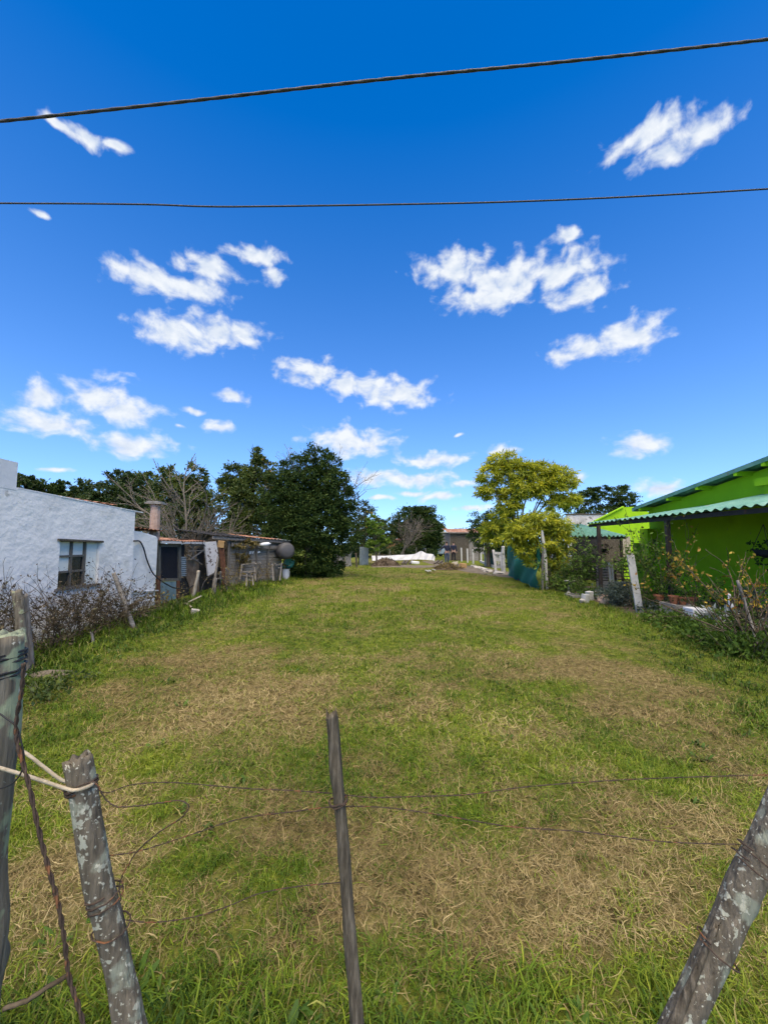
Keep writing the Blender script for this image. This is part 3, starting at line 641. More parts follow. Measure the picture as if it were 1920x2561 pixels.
m = MB(); m.prism([(XL - .22, Yc - .2, -.1), (XL - 3.6, Yc - .2, -.1), (XL - 3.6, Yc - .2, zt(Yc) + .12), (XL - .22, Yc - .2, zt(Yc))], (0, .2, 0)); m.build('end_wall', 'plaster', W1)
m = MB(); m.prism([(XL + .004, Y0 - .1, zt(Y0) - .12), (XL + .004, Yp, zt(Yp) - .03), (XL + .004, Yp, zp), (XL + .004, Y0 - .1, zp + .1)], (-.26, 0, 0)); m.build('parapet', 'plaster_smooth', W1)
m = MB(); m.corr((XL - .23, Y0, 2.42), (-3.4, 0, .25), (0, Yc - Y0 - .25, -.05), 40, .012, rows=3); m.build('roof', 'rust_roof', W1)
# thin cap along the sloping wall head, flaking in places
rg = random.Random(4); m = MB(); y = Yp + .03
while y < Yc:
    l = rg.uniform(.3, .8); m.box((XL - .11 + rg.uniform(-.004, .004), y + l / 2, zt(y + l / 2) + .006), (.235, l * .98, .02), (math.atan(sl_), 0, rg.uniform(-.006, .006))); y += l
m.build('wall_cap', 'plaster_smooth', W1)
# window: deep reveal, timber frame, six panes (three boarded, three dark)
WN = bpy.data.objects.new('window', None); col.objects.link(WN); WN.parent = W1; ROOT[WN.name] = ROOT[W1.name]
xf = XL - .06; fw = (wy1 - wy0) * .66; yA, yB = wy0, wy0 + fw
m = MB()
for a, b_ in (((xf, yA, wz0), (xf, yA, wz1)), ((xf, yB, wz0), (xf, yB, wz1)), ((xf, (yA + yB) / 2, wz0), (xf, (yA + yB) / 2, wz1))): m.bar(a, b_, .04, .05, up=(1, 0, 0))
for k in range(4): z = wz0 + (wz1 - wz0) * k / 3; m.bar((xf, yA, z), (xf, yB, z), .035, .045, up=(1, 0, 0))
m.build('frame', 'frame_wood', WN)
for r in range(3):
    for c in range(2):
        ya = yA + .02 + c * fw / 2; za = wz0 + (wz1 - wz0) * r / 3 + .02; white = (r == 2) or (r == 1 and c == 0)
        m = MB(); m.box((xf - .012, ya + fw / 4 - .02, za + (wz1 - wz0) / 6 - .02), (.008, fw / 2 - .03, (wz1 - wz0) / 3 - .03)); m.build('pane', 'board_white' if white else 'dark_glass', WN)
m = MB(); m.box((XL - .07, (yB + wy1) / 2 + .02, (wz0 + wz1) / 2), (.05, wy1 - yB - .06, wz1 - wz0)); m.build('shutter_board', 'board_white', WN)
m = MB(); m.bar((XL - .02, wy0 - .06, wz1 + .015), (XL - .02, wy1 + .05, wz1 - .015), .12, .035); m.build('lintel', 'wood_dark', WN)
m = MB(); m.bar((XL - .03, wy0 - .06, wz0 - .015), (XL - .03, wy1 + .02, wz0 - .015), .13, .03); m.build('sill', 'wood_grey', WN)
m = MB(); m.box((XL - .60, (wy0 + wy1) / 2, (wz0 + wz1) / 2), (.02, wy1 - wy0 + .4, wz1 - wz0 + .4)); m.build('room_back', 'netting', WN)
# lower wing set back a little
XW = -5.72; Yw = XP(394, 1345, XW).y; zw0 = XP(394, 1341, XW).z; zw1 = XP(337, 1324, XW).z
m = MB(); m.prism([(XW, Yc + .002, -.1), (XW, Yw, -.1), (XW + .01, Yw, zw0 - .06), (XW, Yw - .08, zw0), (XW, (Yc + Yw) / 2, (zw0 + zw1) / 2 + .02), (XW, Yc + .002, zw1)], (-.2, 0, 0)); m.build('wing_wall', 'plaster', W1)
m = MB(); m.corr((XW + .04, Yc + .02, zw1 + .05), (-2.2, 0, .06), (0, Yw - Yc + .2, -.05), 9, .012, rows=3); m.build('wing_roof', 'rust', W1)
pA_ = XP(325, 1481, XW + .03); pB_ = XP(396, 1477, XW + .03)
m = MB(); m.tube(bez([pA_, (pA_ + pB_) / 2, pB_], 4), .016, 8); m.build('drain_pipe', 'plaster_smooth', W1, smooth=True)
ch = D(387, 1330, 10.4)
C1 = MB(); zc1 = D(387, 1262, 10.4).z; C1.lathe((ch.x, 10.4, 0), [(.13, 1.5), (.118, ch.z), (.122, zc1 - .3), (.112, zc1 - .12), (.118, zc1)], 10); co = C1.build('chimney', 'brick_pink', W1)
m = MB(); m.box((ch.x, 10.4, zc1 + .03), (.40, .36, .045), (.02, .03, .1)); m.box((ch.x - .01, 10.4, zc1 + .065), (.30, .28, .03)); m.build('chimney_cap', 'concrete', co)
hp = [XP(336, 1353, XL + .02), XP(350, 1354, XW + .05), XP(360, 1372, XW + .06), XP(368, 1400, XW + .06), XP(382, 1432, XW + .07), XP(400, 1450, XW + .12), D(420, 1463, 10.6), D(440, 1471, 11), D(470, 1472, 11.3), D(484, 1464, 11.5)]
m = MB(); m.tube(bez(hp, 8), .017, 7); props(m.build('garden_hose', 'hose_black', loc=hp[0], smooth=True), 'black hose hanging in a loop from the white house corner', 'hose')

# ------------------------------------------------------------------ lean-to with the dark window
A1, B1 = (-5.80, Yw + .02), (-5.95, 13.9)
P1 = lambda x, y: PL(x, y, A1, B1)
LT = thing('lean_to', (-6.2, 11.8, 0), 'ramshackle lean-to with a dark netted window and rusty roof', 'shed')
def pb(m, x0, y0, x1, y1, t=.03, out=0.0, plane=P1):      # upright panel given by its photo rectangle
    a, b_ = plane(x0, y1), plane(x1, y1); c, d = plane(x1, y0), plane(x0, y0); o = Vector((out, 0, 0)); m.prism([a + o, b_ + o, c + o, d + o], (-t, 0, 0))
m = MB(); pb(m, 400, 1368, 449, 1446, .02, -.03); m.build('window_netting', 'netting', LT)
m = MB()
for q in ((396, 1362, 402, 1452), (447, 1362, 453, 1452), (398, 1360, 452, 1368), (398, 1446, 452, 1453)): pb(m, *q, .06, .01)
m.build('window_frame', 'frame_wood', LT)
m = MB(); pb(m, 399, 1454, 441, 1535, .02, 0); m.build('metal_panel', 'blue_panel', LT)
for q in ((392, 1440, 399, 1545, .05, .03), (443, 1452, 449, 1540, .05, .02)): m = MB(); pb(m, *q); m.build('rusty_stud', 'rust', LT)
u = P1(466, 1392) - P1(453, 1392); m = MB(); m.corr(P1(453, 1442), u, P1(453, 1392) - P1(453, 1442), 10, .012, rows=2); m.build('corrugated_strip', 'galv', LT)
m = MB(); pb(m, 454, 1362, 463, 1392, .02, -.02); m.build('dark_gap', 'netting', LT)
m = MB(); m.prism([P1(466, 1400), P1(497, 1398), P1(500, 1540), P1(486, 1545), P1(476, 1470), P1(464, 1440)], (-.02, 0, 0)); m.build('brown_sheet', 'brown_sheet', LT)
m = MB(); pb(m, 497, 1372, 514, 1420, .02, -.04); pb(m, 452, 1446, 476, 1540, .02, -.03); pb(m, 500, 1418, 556, 1545, .02, -.06); m.build('tar_paper', 'tar', LT)
for (xa, ya, xb, yb) in ((466, 1366, 512, 1360), (466, 1378, 504, 1376), (465, 1388, 500, 1412), (470, 1400, 510, 1372), (476, 1362, 480, 1400)):
    m = MB(); m.bar(P1(xa, ya) + Vector((.06, 0, 0)), P1(xb, yb) + Vector((.07, 0, 0)), .035, .03, jit=.006, rg=rg); m.build('scrap_batten', 'wood_grey', LT)
# roof: rusty sheet with a white-edged front, debris of boards on it
ra, rb = P1(394, 1354), P1(500, 1356)
m = MB(); m.corr(ra + Vector((.12, -.05, .02)), (-2.0, .1, .16), rb - ra + Vector((0, .2, 0)), 14, .012, rows=4, jit=.015); m.build('roof', 'rust_roof', LT)
m = MB(); m.bar(ra + Vector((.10, 0, -.02)), rb + Vector((.10, .1, -.03)), .03, .06, up=(0, 0, 1)); m.build('fascia', 'white_flake', LT)
for k in range(5):
    a = ra + (rb - ra) * rg.uniform(0, .5) + Vector((-.1 - .2 * k, 0, .07)); m = MB(); m.bar(a, a + Vector((rg.uniform(-.2, .2), rg.uniform(.8, 1.8), rg.uniform(-.02, .03))), .08, .025, jit=.01, rg=rg); m.build('roof_board', 'wood_dark', LT)
m = MB(); m.prism([(-8.0, Yw, -.05), (-8.0, 13.9, -.05), (-8.0, 13.9, 1.7), (-8.0, Yw, 1.75)], (-.1, 0, 0)); m.build('back_wall', 'wood_dark', LT)

# ------------------------------------------------------------------ plank shed
A2, B2 = (-6.0, 13.9), (-4.55, 17.2)
P2 = lambda x, y: PL(x, y, A2, B2)
SH = thing('plank_shed', (-6.0, 16.5, 0), 'low shed of weathered grey planks under a patched roof', 'shed')
x0, x1 = 569, 700; top0, top1 = P2(x0, 1352).z, P2(x1, 1360).z
nP = 13
for k in range(nP):
    f0, f1 = k / nP, (k + 1) / nP; za, zb = top0 * f0, top0 * f1; a, b_ = P2(x0, 1400), P2(x1, 1400)
    spl = rg.uniform(.3, .7); gap = rg.uniform(.004, .018)
    segs = [(0, spl - .004), (spl + .004, 1)] if k % 3 == 1 else [(0, 1)]
    for s0, s1 in segs:
        if k == 9 and s0 == 0: segs_ = (.36, 1)
        p = a + (b_ - a) * s0; q = a + (b_ - a) * s1; k2 = top1 / top0; n_ = Vector((.86, -.4, 0)); o = n_ * (rg.uniform(-.012, .012) - .02)
        l0 = 1 + (k2 - 1) * s0; l1 = 1 + (k2 - 1) * s1; tilt = rg.uniform(-.012, .012)
        v = [(p.x, p.y, za * l0 + gap + tilt), (q.x, q.y, za * l1 + gap - tilt), (q.x, q.y, zb * l1 - tilt), (p.x, p.y, zb * l0 + tilt)]
        m = MB(); m.prism([Vector(t) + o for t in v], n_ * .022); m.build('plank', 'wood_plank', SH)
for xx in (570, 640, 668, 700):
    m = MB(); p = P2(xx, 1400); m.bar((p.x + .05, p.y - .03, -.05), (p.x + .05, p.y - .03, P2(xx, 1355).z), .07, .05, up=(1, 0, 0)); m.build('post', 'wood_grey', SH)
a, b_ = P2(524, 1341), P2(718, 1354)
m = MB(); m.corr(a + Vector((.2, -.1, .03)), (-1.9, .8, .25), (b_ - a) * .48, 9, .013, rows=4, jit=.02, seed=3); m.build('roof_sheet', 'tar', SH)
m = MB(); m.corr(a + (b_ - a) * .46 + Vector((.2, -.1, .045)), (-1.9, .8, .2), (b_ - a) * .40, 8, .013, rows=4, jit=.015, seed=4); m.build('roof_sheet', 'rust_roof', SH)
m = MB(); m.corr(a + (b_ - a) * .84 + Vector((.2, -.1, .03)), (-1.9, .8, .2), (b_ - a) * .17, 3, .013, rows=4, seed=5); m.build('roof_sheet', 'galv', SH)
m = MB(); m.bar(a + Vector((.14, -.06, -.04)), b_ + Vector((.14, -.06, -.03)), .05, .10, up=(0, 0, 1), jit=.012, rg=rg); m.build('eave_beam', 'wood_grey', SH)
m = MB(); pp = P2(640, 1372); 
for i in range(4): m.bar(P2(575 + i * 32, 1362 + i * 2) + Vector((.1, -.1, 0)), P2(603 + i * 32, 1365 + i * 2) + Vector((.1, -.1, 0)), .03, .14, jit=.01, rg=rg)
m.build('top_board', 'wood_grey', SH)
m = MB(); m.prism([(-8, 16.2, 0), (-6.4, 19.3, 0), (-6.4, 19.3, 1.9), (-8, 16.2, 2.0)], (-.1, 0, 0)); m.build('back_wall', 'wood_dark', SH)
m = MB(); q = P2(702, 1400); m.prism([(q.x - .04, q.y, 0), (q.x - 1.9, q.y + 2, 0), (q.x - 1.9, q.y + 2, top1), (q.x - .04, q.y, top1)], (-.03, .01, 0)); m.build('end_wall', 'wood_plank', SH)
for (xa, ya, xb, yb) in ((621, 1378, 633, 1386), (641, 1378, 649, 1384)):
    m = MB(); m.prism([P2(xa, yb) + Vector((.05, -.05, 0)), P2(xb - 2, yb - 2) + Vector((.05, -.05, 0)), P2(xb, ya) + Vector((.05, -.05, 0)), P2(xa, ya + 1) + Vector((.05, -.05, 0))], (.01, -.005, 0)); m.build('broken_pane', 'white_plastic', SH)
# things leaning on / hung from the shed
P3 = lambda x, y: PL(x, y, (-5.75, 13.2), (-5.2, 14.6))
m = MB(); m.prism([P3(511, 1356), P3(541, 1354), P3(546, 1385), P3(545, 1408), P3(536, 1432), P3(521, 1440), P3(517, 1400)], (-.05, .02, 0)); o = m.build('door_panel', 'white_flake', loc=P3(530, 1440)); props(o, 'broken white panel of flaking paint propped against the sheds', 'panel')
m = MB(); m.prism([P3(548, 1362), P3(560, 1364), P3(569, 1452), P3(569, 1462), P3(558, 1462), P3(552, 1400)], (-.03, .02, 0)); props(m.build('rusty_sheet', 'rust', loc=P3(560, 1460)), 'narrow strip of rusty iron beside the flaking white panel', 'metal sheet')
m = MB(); m.box(P3(553, 1361), (.2, .12, .22), (.1, .1, .4)); props(m.build('wooden_box', 'ochre', loc=P3(553, 1368)), 'small ochre wooden box under the shed eave', 'box')
# dark rounded blob in place of a blurred smudge at the shed end, white canister under the eave
c = D(712, 1378, 17.0)
def lying(c, ax, prof, sides=18):
    ax = Vector(ax).normalized(); R = ax.to_track_quat('Z', 'Y').to_matrix(); m = MB(); m.lathe((0, 0, 0), prof, sides); m.v = [tuple(R @ Vector(v) + Vector(c)) for v in m.v]; return m
m = lying(c, (.55, -.83, .05), [(.04, .40), (.22, .385), (.31, .34), (.345, .25), (.34, -.2), (.30, -.35), (.1, -.4)][::-1]); props(m.build('smudge_blob', 'grey_plastic', loc=c, smooth=True), 'dark grey rounded blob for a blurred smudge at the plank shed end', 'blob')
c = D(663, 1361, 16.0); m = lying(c, (1, .2, .12), [(.02, -.2), (.06, -.19), (.075, -.1), (.075, .1), (.06, .16), (.025, .18), (.025, .22)], 10); props(m.build('plastic_canister', 'white_plastic', loc=c, smooth=True), 'small white plastic canister under the shed eave', 'canister')
# trestles and old chair frames standing in front of the planks
def frame(label, legs, bars, Y, mat='wood_grey', w=.05):
    o = thing('wooden_trestle', G(legs[0][2], 1450), label, 'trestle', 'broken wooden frames before the shed'); o.location = D(legs[0][2], legs[0][3], Y); ROOT[o.name] = Vector(o.location)
    for i, (xa, ya, xb, yb) in enumerate(legs):
        a = D(xa, ya, Y - .15 * (i % 2)); b_ = D(xb, yb, Y + (.25 if i % 2 else -.25)); b_.z = max(b_.z, -.03); m = MB(); m.bar(a, b_, w, w * .8, up=(0, 1, 0), jit=.004, rg=rg); m.build('leg', mat, o)
    for xa, ya, xb, yb in bars: m = MB(); m.bar(D(xa, ya, Y - .1), D(xb, yb, Y - .1), w * .9, w * .7, jit=.004, rg=rg); m.build('rail', mat, o)
    return o
frame('broken grey trestle leaning before the planks, widest of the frames', [(606, 1412, 600, 1450), (652, 1408, 640, 1455), (636, 1406, 640, 1452), (640, 1410, 628, 1448)], [(604, 1412, 654, 1407), (603, 1430, 642, 1428)], 14.2)
frame('pale grey chair frame low in the grass before the planks', [(618, 1436, 616, 1466), (622, 1432, 624, 1468), (632, 1440, 634, 1464)], [(604, 1438, 634, 1441), (616, 1450, 633, 1452)], 13.4, 'wood_grey', .035)
frame('narrow upright grey frame of sticks at the shed end', [(682, 1410, 684, 1452), (688, 1410, 690, 1452), (705, 1408, 700, 1452), (698, 1420, 694, 1450)], [(681, 1414, 706, 1412)], 15.6)
frame('grey wooden frame beside the rusty iron strip', [(546, 1392, 535, 1470), (552, 1430, 548, 1500), (536, 1446, 530, 1510)], [(534, 1448, 554, 1446)], 12.4)
hp = [D(500, 1490, 12.0), D(510, 1458, 12.2), D(526, 1440, 12.4), D(545, 1436, 12.5), D(558, 1450, 12.5), D(568, 1474, 12.4), D(570, 1500, 12.3)]
m = MB(); m.tube(bez(hp, 8), .02, 7); props(m.build('pipe_hoop', 'hose_black', loc=hp[0], smooth=True), 'bent black pipe arching out of the weeds before the sheds', 'pipe')
m = MB(); c = D(716, 1415, 17.6); m.lathe((c.x, c.y, 0), [(.14, .0), (.17, .45), (.18, .46)], 12); props(m.build('bucket', 'white_plastic', loc=(c.x, c.y, 0)), 'white bucket standing between the plank shed and big tree', 'bucket')
m = MB(); m.box((c.x + .12, c.y + .05, .75), (.4, .35, .3), (0, .35, .3)); m.box((c.x, c.y + .1, .55), (.45, .4, .06)); o = props(m.build('plastic_crate', 'green_plastic', loc=(c.x, c.y, .5)), 'tilted dark green crate above the white bucket by the shed', 'crate')

# ------------------------------------------------------------------ stems, leaves, bushes
def leaves(C, n_dir, size, asp, rng, droop=0.0, up=.4):
    """leaf quads: centres C (n,3), preferred outward directions, lengths; returns V, F"""
    n = len(C); d = rng.normal(0, 1, (n, 3)) + n_dir * 1.0; d[:, 2] -= droop * 1.5; d /= np.linalg.norm(d, axis=1)[:, None] + 1e-9
    nr = rng.normal(0, 1, (n, 3)) + n_dir * .7; nr[:, 2] += up; s = np.cross(d, nr); s /= np.linalg.norm(s, axis=1)[:, None] + 1e-9
    L = (size * rng.uniform(.6, 1.35, n))[:, None]; W = L * asp
    up_ = np.cross(s, d); mid = C + d * L * .45 + up_ * L * .06
    V = np.stack([C - d * L * .1, mid - s * W / 2, C + d * L * .95, mid + s * W / 2], 1).reshape(-1, 3); F = np.arange(4 * n).reshape(-1, 4); return V, F
def crown(name, mat, parent, lobes, n, size, asp=.5, seed=1, clump=.30, fill=.35, droop=0.0, shell=.75, per=None, tone=None):
    """foliage mass: leaf clumps spread over and through ellipsoid lobes (world coords)"""
    rng = np.random.default_rng(seed); L = np.array(lobes, float); vol = (L[:, 3] * L[:, 4] * L[:, 5]) ** .67; vol /= vol.sum(); Cs = []; Ds = []; Ts = []
    for l, w in zip(L, vol):
        m = max(20, int(n * w)); k = max(6, int(m / (per or 55)))
        d = rng.normal(0, 1, (k, 3)); d /= np.linalg.norm(d, axis=1)[:, None]; r = np.where(rng.random(k) < fill, rng.random(k) ** .5 * shell, rng.uniform(shell, 1.04, k))
        cc = d * r[:, None]; ct = rng.random(k) * .55 + .15
        i = rng.integers(0, k, m); cr = clump * rng.uniform(.5, 1.3, k); g = rng.normal(0, .5, (m, 3)); g[:, 2] *= .65
        p = cc[i] + g * cr[i][:, None]; Cs.append(p * l[3:6] + l[:3]); dd = p / (np.linalg.norm(p, axis=1)[:, None] + 1e-6); Ds.append(dd); Ts.append(np.clip(ct[i] + rng.normal(0, .16, m), 0, 1))
    C = np.concatenate(Cs); V, F = leaves(C, np.concatenate(Ds), size, asp, rng, droop)
    off = ROOT[parent.name]; V = V - np.array(off); ok = np.repeat((C[:, 2] > .03), 4)
    keep = C[:, 2] > .03; V = V[ok]; F = np.arange(len(V)).reshape(-1, 4); t = np.concatenate(Ts)[keep]
    return link_mesh(name, fastmesh(name, V, F, t), mat, parent)
def branch(m, p, d, ln, r, depth, rg, spread=.6, taper=.68, kids=(2, 3), grav=0.0, sides=5, tips=None, wob=.15):
    p = Vector(p); d = Vector(d).normalized(); pts = [p]; n = 4
    for i in range(n):
        d = (d + Vector((rg.gauss(0, wob), rg.gauss(0, wob), rg.gauss(0, wob) - grav))).normalized(); pts.append(pts[-1] + d * ln / n)
    m.tube(pts, [r * (1 - (1 - taper) * i / n) for i in range(n + 1)], sides, cap=False)
    if depth == 0:
        if tips is not None: tips.append((pts[-1], d))
        return
    for _ in range(rg.randint(*kids)):
        x = Vector((rg.gauss(0, 1), rg.gauss(0, 1), rg.gauss(0, 1))); x = (x - d * x.dot(d)).normalized(); nd = (d + x * rg.uniform(.5, 1.2) * spread).normalized()
        k = rg.randint(2, n); branch(m, pts[k], nd, ln * rg.uniform(.55, .85), r * taper * rg.uniform(.6, .9), depth - 1, rg, spread, taper, kids, grav, max(3, sides - 1), tips, wob)
    if depth > 0: branch(m, pts[-1], d, ln * .75, r * taper, depth - 1, rg, spread, taper, kids, grav, max(3, sides - 1), tips, wob)
def stem_shrub(name, base, n, h, spread, stem_mat, leaf_mat, nleaf, size, label, cat, seed, group=None, r=.008, asp=.6, depth=2, bare=.0, line=None, grav=.03, lobes=.3):
    """shrub of arching stems with scattered leaves; line = second ground point to string the stems along"""
    rg = random.Random(seed); rng = np.random.default_rng(seed); o = thing(name, base, label, cat, group); m = MB(); pts = []
    for i in range(n):
        b_ = Vector(base)
        if line is not None: b_ = b_.lerp(Vector(line), rg.random())
        b_ += Vector((rg.gauss(0, spread * .12), rg.gauss(0, spread * .12), 0)); hh = h * rg.uniform(.55, 1.1); tips = []; s0 = len(m.v)
        branch(m, b_ - Vector((0, 0, .03)), (rg.gauss(0, .35) * spread, rg.gauss(0, .35) * spread, 1), hh * .55, r * rg.uniform(.7, 1.3), depth, rg, .85, .7, (1, 3), grav, 5, tips)
        pts += m.v[s0 + 10::4]
    m.build('stems', stem_mat, o, smooth=True)
    if nleaf:
        P = np.array([p for p in pts if p[2] > base[2] + bare * h]); C = P[rng.integers(0, len(P), nleaf)] + rng.normal(0, size * .6, (nleaf, 3)); C[:, 2] = np.maximum(C[:, 2], .03)
        V, F = leaves(C, rng.normal(0, .5, (nleaf, 3)), size, asp, rng); link_mesh('leaves', fastmesh('leaves', V - np.array(base), F, rng.random(nleaf)), leaf_mat, o)
    return o
# dry bramble thicket along the white wall
b0, b1 = G(45, 1640), G(300, 1560)
b0 = Vector((-5.0, 4.9, 0)); b1 = Vector((-5.05, 8.3, 0))
stem_shrub('bramble', b0, 115, 1.05, 1.0, 'twig', 'leaf_rusty', 3400, .045, 'dense tangle of dry brown brambles against the white wall', 'bramble', 6, r=.007, line=b1, grav=.05)
stem_shrub('bramble', Vector((-5.15, 3.9, 0)), 16, 1.2, .8, 'twig', 'leaf_rusty', 420, .045, 'sparse bramble stems left of the double grey post', 'bramble', 16, r=.006, line=Vector((-5.1, 4.6, 0)), grav=.05)
stem_shrub('dry_weeds', Vector((-5.1, 8.9, 0)), 16, .5, .8, 'twig', 'leaf_straw', 260, .05, 'short dry weeds below the white wing wall', 'weeds', 17, r=.004, line=Vector((-5.2, 10.4, 0)))
stem_shrub('dry_weeds', Vector((-4.9, 12.0, 0)), 40, .95, .8, 'twig', 'leaf_straw', 500, .05, 'tangle of dry weed stalks before the lean-to and plank shed', 'weeds', 18, r=.005, line=Vector((-4.5, 16.0, 0)), grav=.04)
# old posts of the side fence
def side_post(x0, y0, x1, y1, Y, r, mat, label, seed, **k):
    t = D(x0, y0, Y); b_ = D(x1, y1, Y); b_ = b_ + (b_ - t) * .05; o = log_mesh(b_, t, r, r * .85, seed, sides=12, rings=22, **k).build('fence_post', mat, loc=b_, smooth=True); return props(o, label, 'post', 'old posts of the side fence')
yP = 5.0
side_post(43, 1475, 62, 1668, yP, .060, 'wood_moss', 'broad half of the split double post before the brambles', 41, jag=.02, groove=.12)
side_post(62, 1486, 76, 1672, yP + .12, .048, 'wood_grey', 'narrow half of the split double post before the brambles', 42, jag=.02, groove=.12)
side_post(285, 1433, 338, 1580, 7.4, .040, 'wood_plank', 'thin picket leaning across the white wing wall', 43, jag=.012)
side_post(229, 1580, 235, 1622, 6.3, .022, 'wood_grey', 'short stub of a picket at the foot of the brambles', 44)
side_post(497, 1427, 482, 1500, 11.3, .045, 'wood_pale', 'pale leaning post in front of the lean-to', 45, jag=.02)
side_post(541, 1446, 536, 1500, 11.9, .035, 'wood_grey', 'short grey post beside the bent black pipe', 46)
side_post(566, 1420, 564, 1480, 13.6, .03, 'wood_grey', 'thin grey stake by the rusty iron strip', 47)
side_post(890, 1383, 892, 1418, 26.5, .07, 'wood_dark', 'lone dark stake in the lawn right of the big tree', 48, jag=.01)
def rock(name, c, size, mat, label, cat, seed, group=None, parent=None):
    rg = random.Random(seed); m = MB(); V = []; F = []; n, k = 5, 9
    for i in range(n + 1):
        th = math.pi * i / n
        for j in range(k):
            a = 2 * math.pi * j / k; q = 1 + rg.uniform(-.2, .2) if 0 < i < n else 1
            V.append((c[0] + size[0] * math.sin(th) * math.cos(a) * q, c[1] + size[1] * math.sin(th) * math.sin(a) * q, max(c[2] + size[2] * math.cos(th) * q, -.02)))
    for i in range(n):
        for j in range(k): F.append((i * k + j, i * k + (j + 1) % k, (i + 1) * k + (j + 1) % k, (i + 1) * k + j))
    m.add(V, F); o = m.build(name, mat, loc=(c[0], c[1], 0)); return props(o, label, cat, group)
g = G(125, 1690); rock('flat_stone', (g.x, g.y, .02), (.22, .14, .03), 'path_dirt', 'flat pale stone sunk in the grass beside the thick left post', 'stone', 3)
g = G(488, 1537); m = MB(); m.box((g.x, g.y, .06), (.16, .14, .1), (.1, .2, .5)); props(m.build('brick_piece', 'stone', loc=(g.x, g.y, 0)), 'pale broken block lying in the weeds before the lean-to', 'block')
g = G(478, 1520); m = MB(); m.bar((g.x - .2, g.y, .08), (g.x + .22, g.y + .05, .28), .035, .03); m.bar((g.x - .1, g.y, .1), (g.x + .1, g.y - .2, .04), .035, .03); props(m.build('broken_batten', 'wood_pale', loc=(g.x, g.y, 0)), 'broken pale battens lying in the weeds before the lean-to', 'stick')
# dried climber on the shed front
o = thing('climbing_plant', P2(600, 1445), 'yellowing dry climber hanging on the plank shed front', 'climber'); m = MB(); rgc = random.Random(8)
for i in range(9):
    p = P2(596 + rgc.uniform(-4, 6), 1440) + Vector((.14, -.12, 0)); q = P2(585 + i * 6, 1362 + rgc.uniform(0, 10)) + Vector((.14, -.12, 0)); m.tube(bez([p, p.lerp(q, .5) + Vector((rgc.uniform(-.1, .1), 0, 0)), q], 5), .008, 4)
m.build('stems', 'twig', o)
lb = [(*(P2(x, y) + Vector((.14, -.12, 0))), rx, .12, rz) for x, y, rx, rz in ((588, 1362, .22, .16), (604, 1358, .3, .18), (620, 1362, .25, .13), (634, 1364, .22, .1), (592, 1392, .2, .2), (606, 1398, .22, .22), (602, 1418, .1, .25))]
crown('foliage', 'leaf_straw', o, lb, 1500, .085, .5, 5, per=20)

# ------------------------------------------------------------------ trees
def lob(Y, L, depth=None):
    """photo-pixel ellipses (x, y, rx, ry[, dy]) -> world ellipsoids at distance Y"""
    out = []
    for q in L:
        yy = Y + (q[4] if len(q) > 4 else 0); c = D(q[0], q[1], yy); rx, rz = q[2] * yy / FPX, q[3] * yy / FPX; out.append((c.x, c.y, c.z, rx, depth or (rx + rz) / 2, rz))
    return out
def tree(name, Y, px, L, mat, n, size, label, seed, bark='bark', asp=.5, cat='tree', group=None, trunk_r=.14, droop=0, clump=.3, limbs=5, per=None, fill=.35, depth=None):
    base = D(px, HZ + H * FPX / Y, Y); base.z = 0; lobes = lob(Y, L, depth); o = thing(name, base, label, cat, group); rg = random.Random(seed)
    m = MB(); zt_ = max(l[2] for l in lobes); fork = base + Vector((0, 0, min(zt_ * .35, 1.6)))
    m.tube(bez([base - Vector((0, 0, .1)), base + Vector((rg.uniform(-.05, .05), 0, fork.z * .5)), fork], 5), [trunk_r * (1.15 - .35 * i / 10) for i in range(11)], 9, cap=False)
    for l in lobes[:limbs + 3]:
        e = Vector(l[:3]); mid = fork.lerp(e, .5) + Vector((rg.uniform(-.2, .2), rg.uniform(-.2, .2), .1)); P = bez([fork - Vector((0, 0, .1)), mid, e + Vector((0, 0, l[5] * .4))], 5); m.tube(P, [trunk_r * .55 * (1 - .85 * i / (len(P) - 1)) for i in range(len(P))], 6, cap=False)
        for _ in range(3): branch(m, e, (rg.gauss(0, 1), rg.gauss(0, 1), .6), l[5] * .8, trunk_r * .14, 1, rg, .8, .6, (1, 2))
    m.build('trunk', bark, o, smooth=True)
    crown('crown', mat, o, lobes, n, size, asp, seed, clump=clump, droop=droop, per=per, fill=fill); return o
BG = 'trees behind the white house'
tree('evergreen_tree', 25, 55, [(50, 1222, 28, 32), (74, 1216, 18, 24), (40, 1260, 40, 30)], 'leaf_dark', 7000, .18, 'dark tree top right behind the white parapet', 101, group=BG)
tree('evergreen_tree', 27, 130, [(112, 1226, 26, 24), (150, 1230, 26, 26), (130, 1262, 55, 30)], 'leaf_deep', 8000, .18, 'low dark tree top left of the middle over the white wall', 102, group=BG)
tree('evergreen_tree', 26, 210, [(205, 1224, 24, 22), (198, 1250, 30, 30), (215, 1290, 45, 40)], 'leaf_dark', 8000, .18, 'small pointed dark tree over the white wall', 103, group=BG)
tree('evergreen_tree', 24, 300, [(300, 1205, 45, 26), (285, 1240, 60, 34), (265, 1270, 60, 36), (330, 1275, 50, 50)], 'leaf_dark', 18000, .17, 'broad dark round-topped tree behind the white house', 104, group=BG)
tree('evergreen_tree', 26, 365, [(362, 1208, 34, 26), (385, 1240, 26, 34), (345, 1270, 50, 50), (382, 1310, 40, 50)], 'leaf_mid', 15000, .17, 'lighter green tree left of the bare tree', 105, group=BG, fill=.2)
tree('evergreen_tree', 21, 460, [(420, 1210, 34, 42), (490, 1200, 26, 36), (455, 1250, 62, 60), (440, 1310, 70, 55), (505, 1290, 50, 60)], 'leaf_mid', 20000, .15, 'olive green tree standing behind the bare twiggy tree', 106, group=BG, fill=.25)
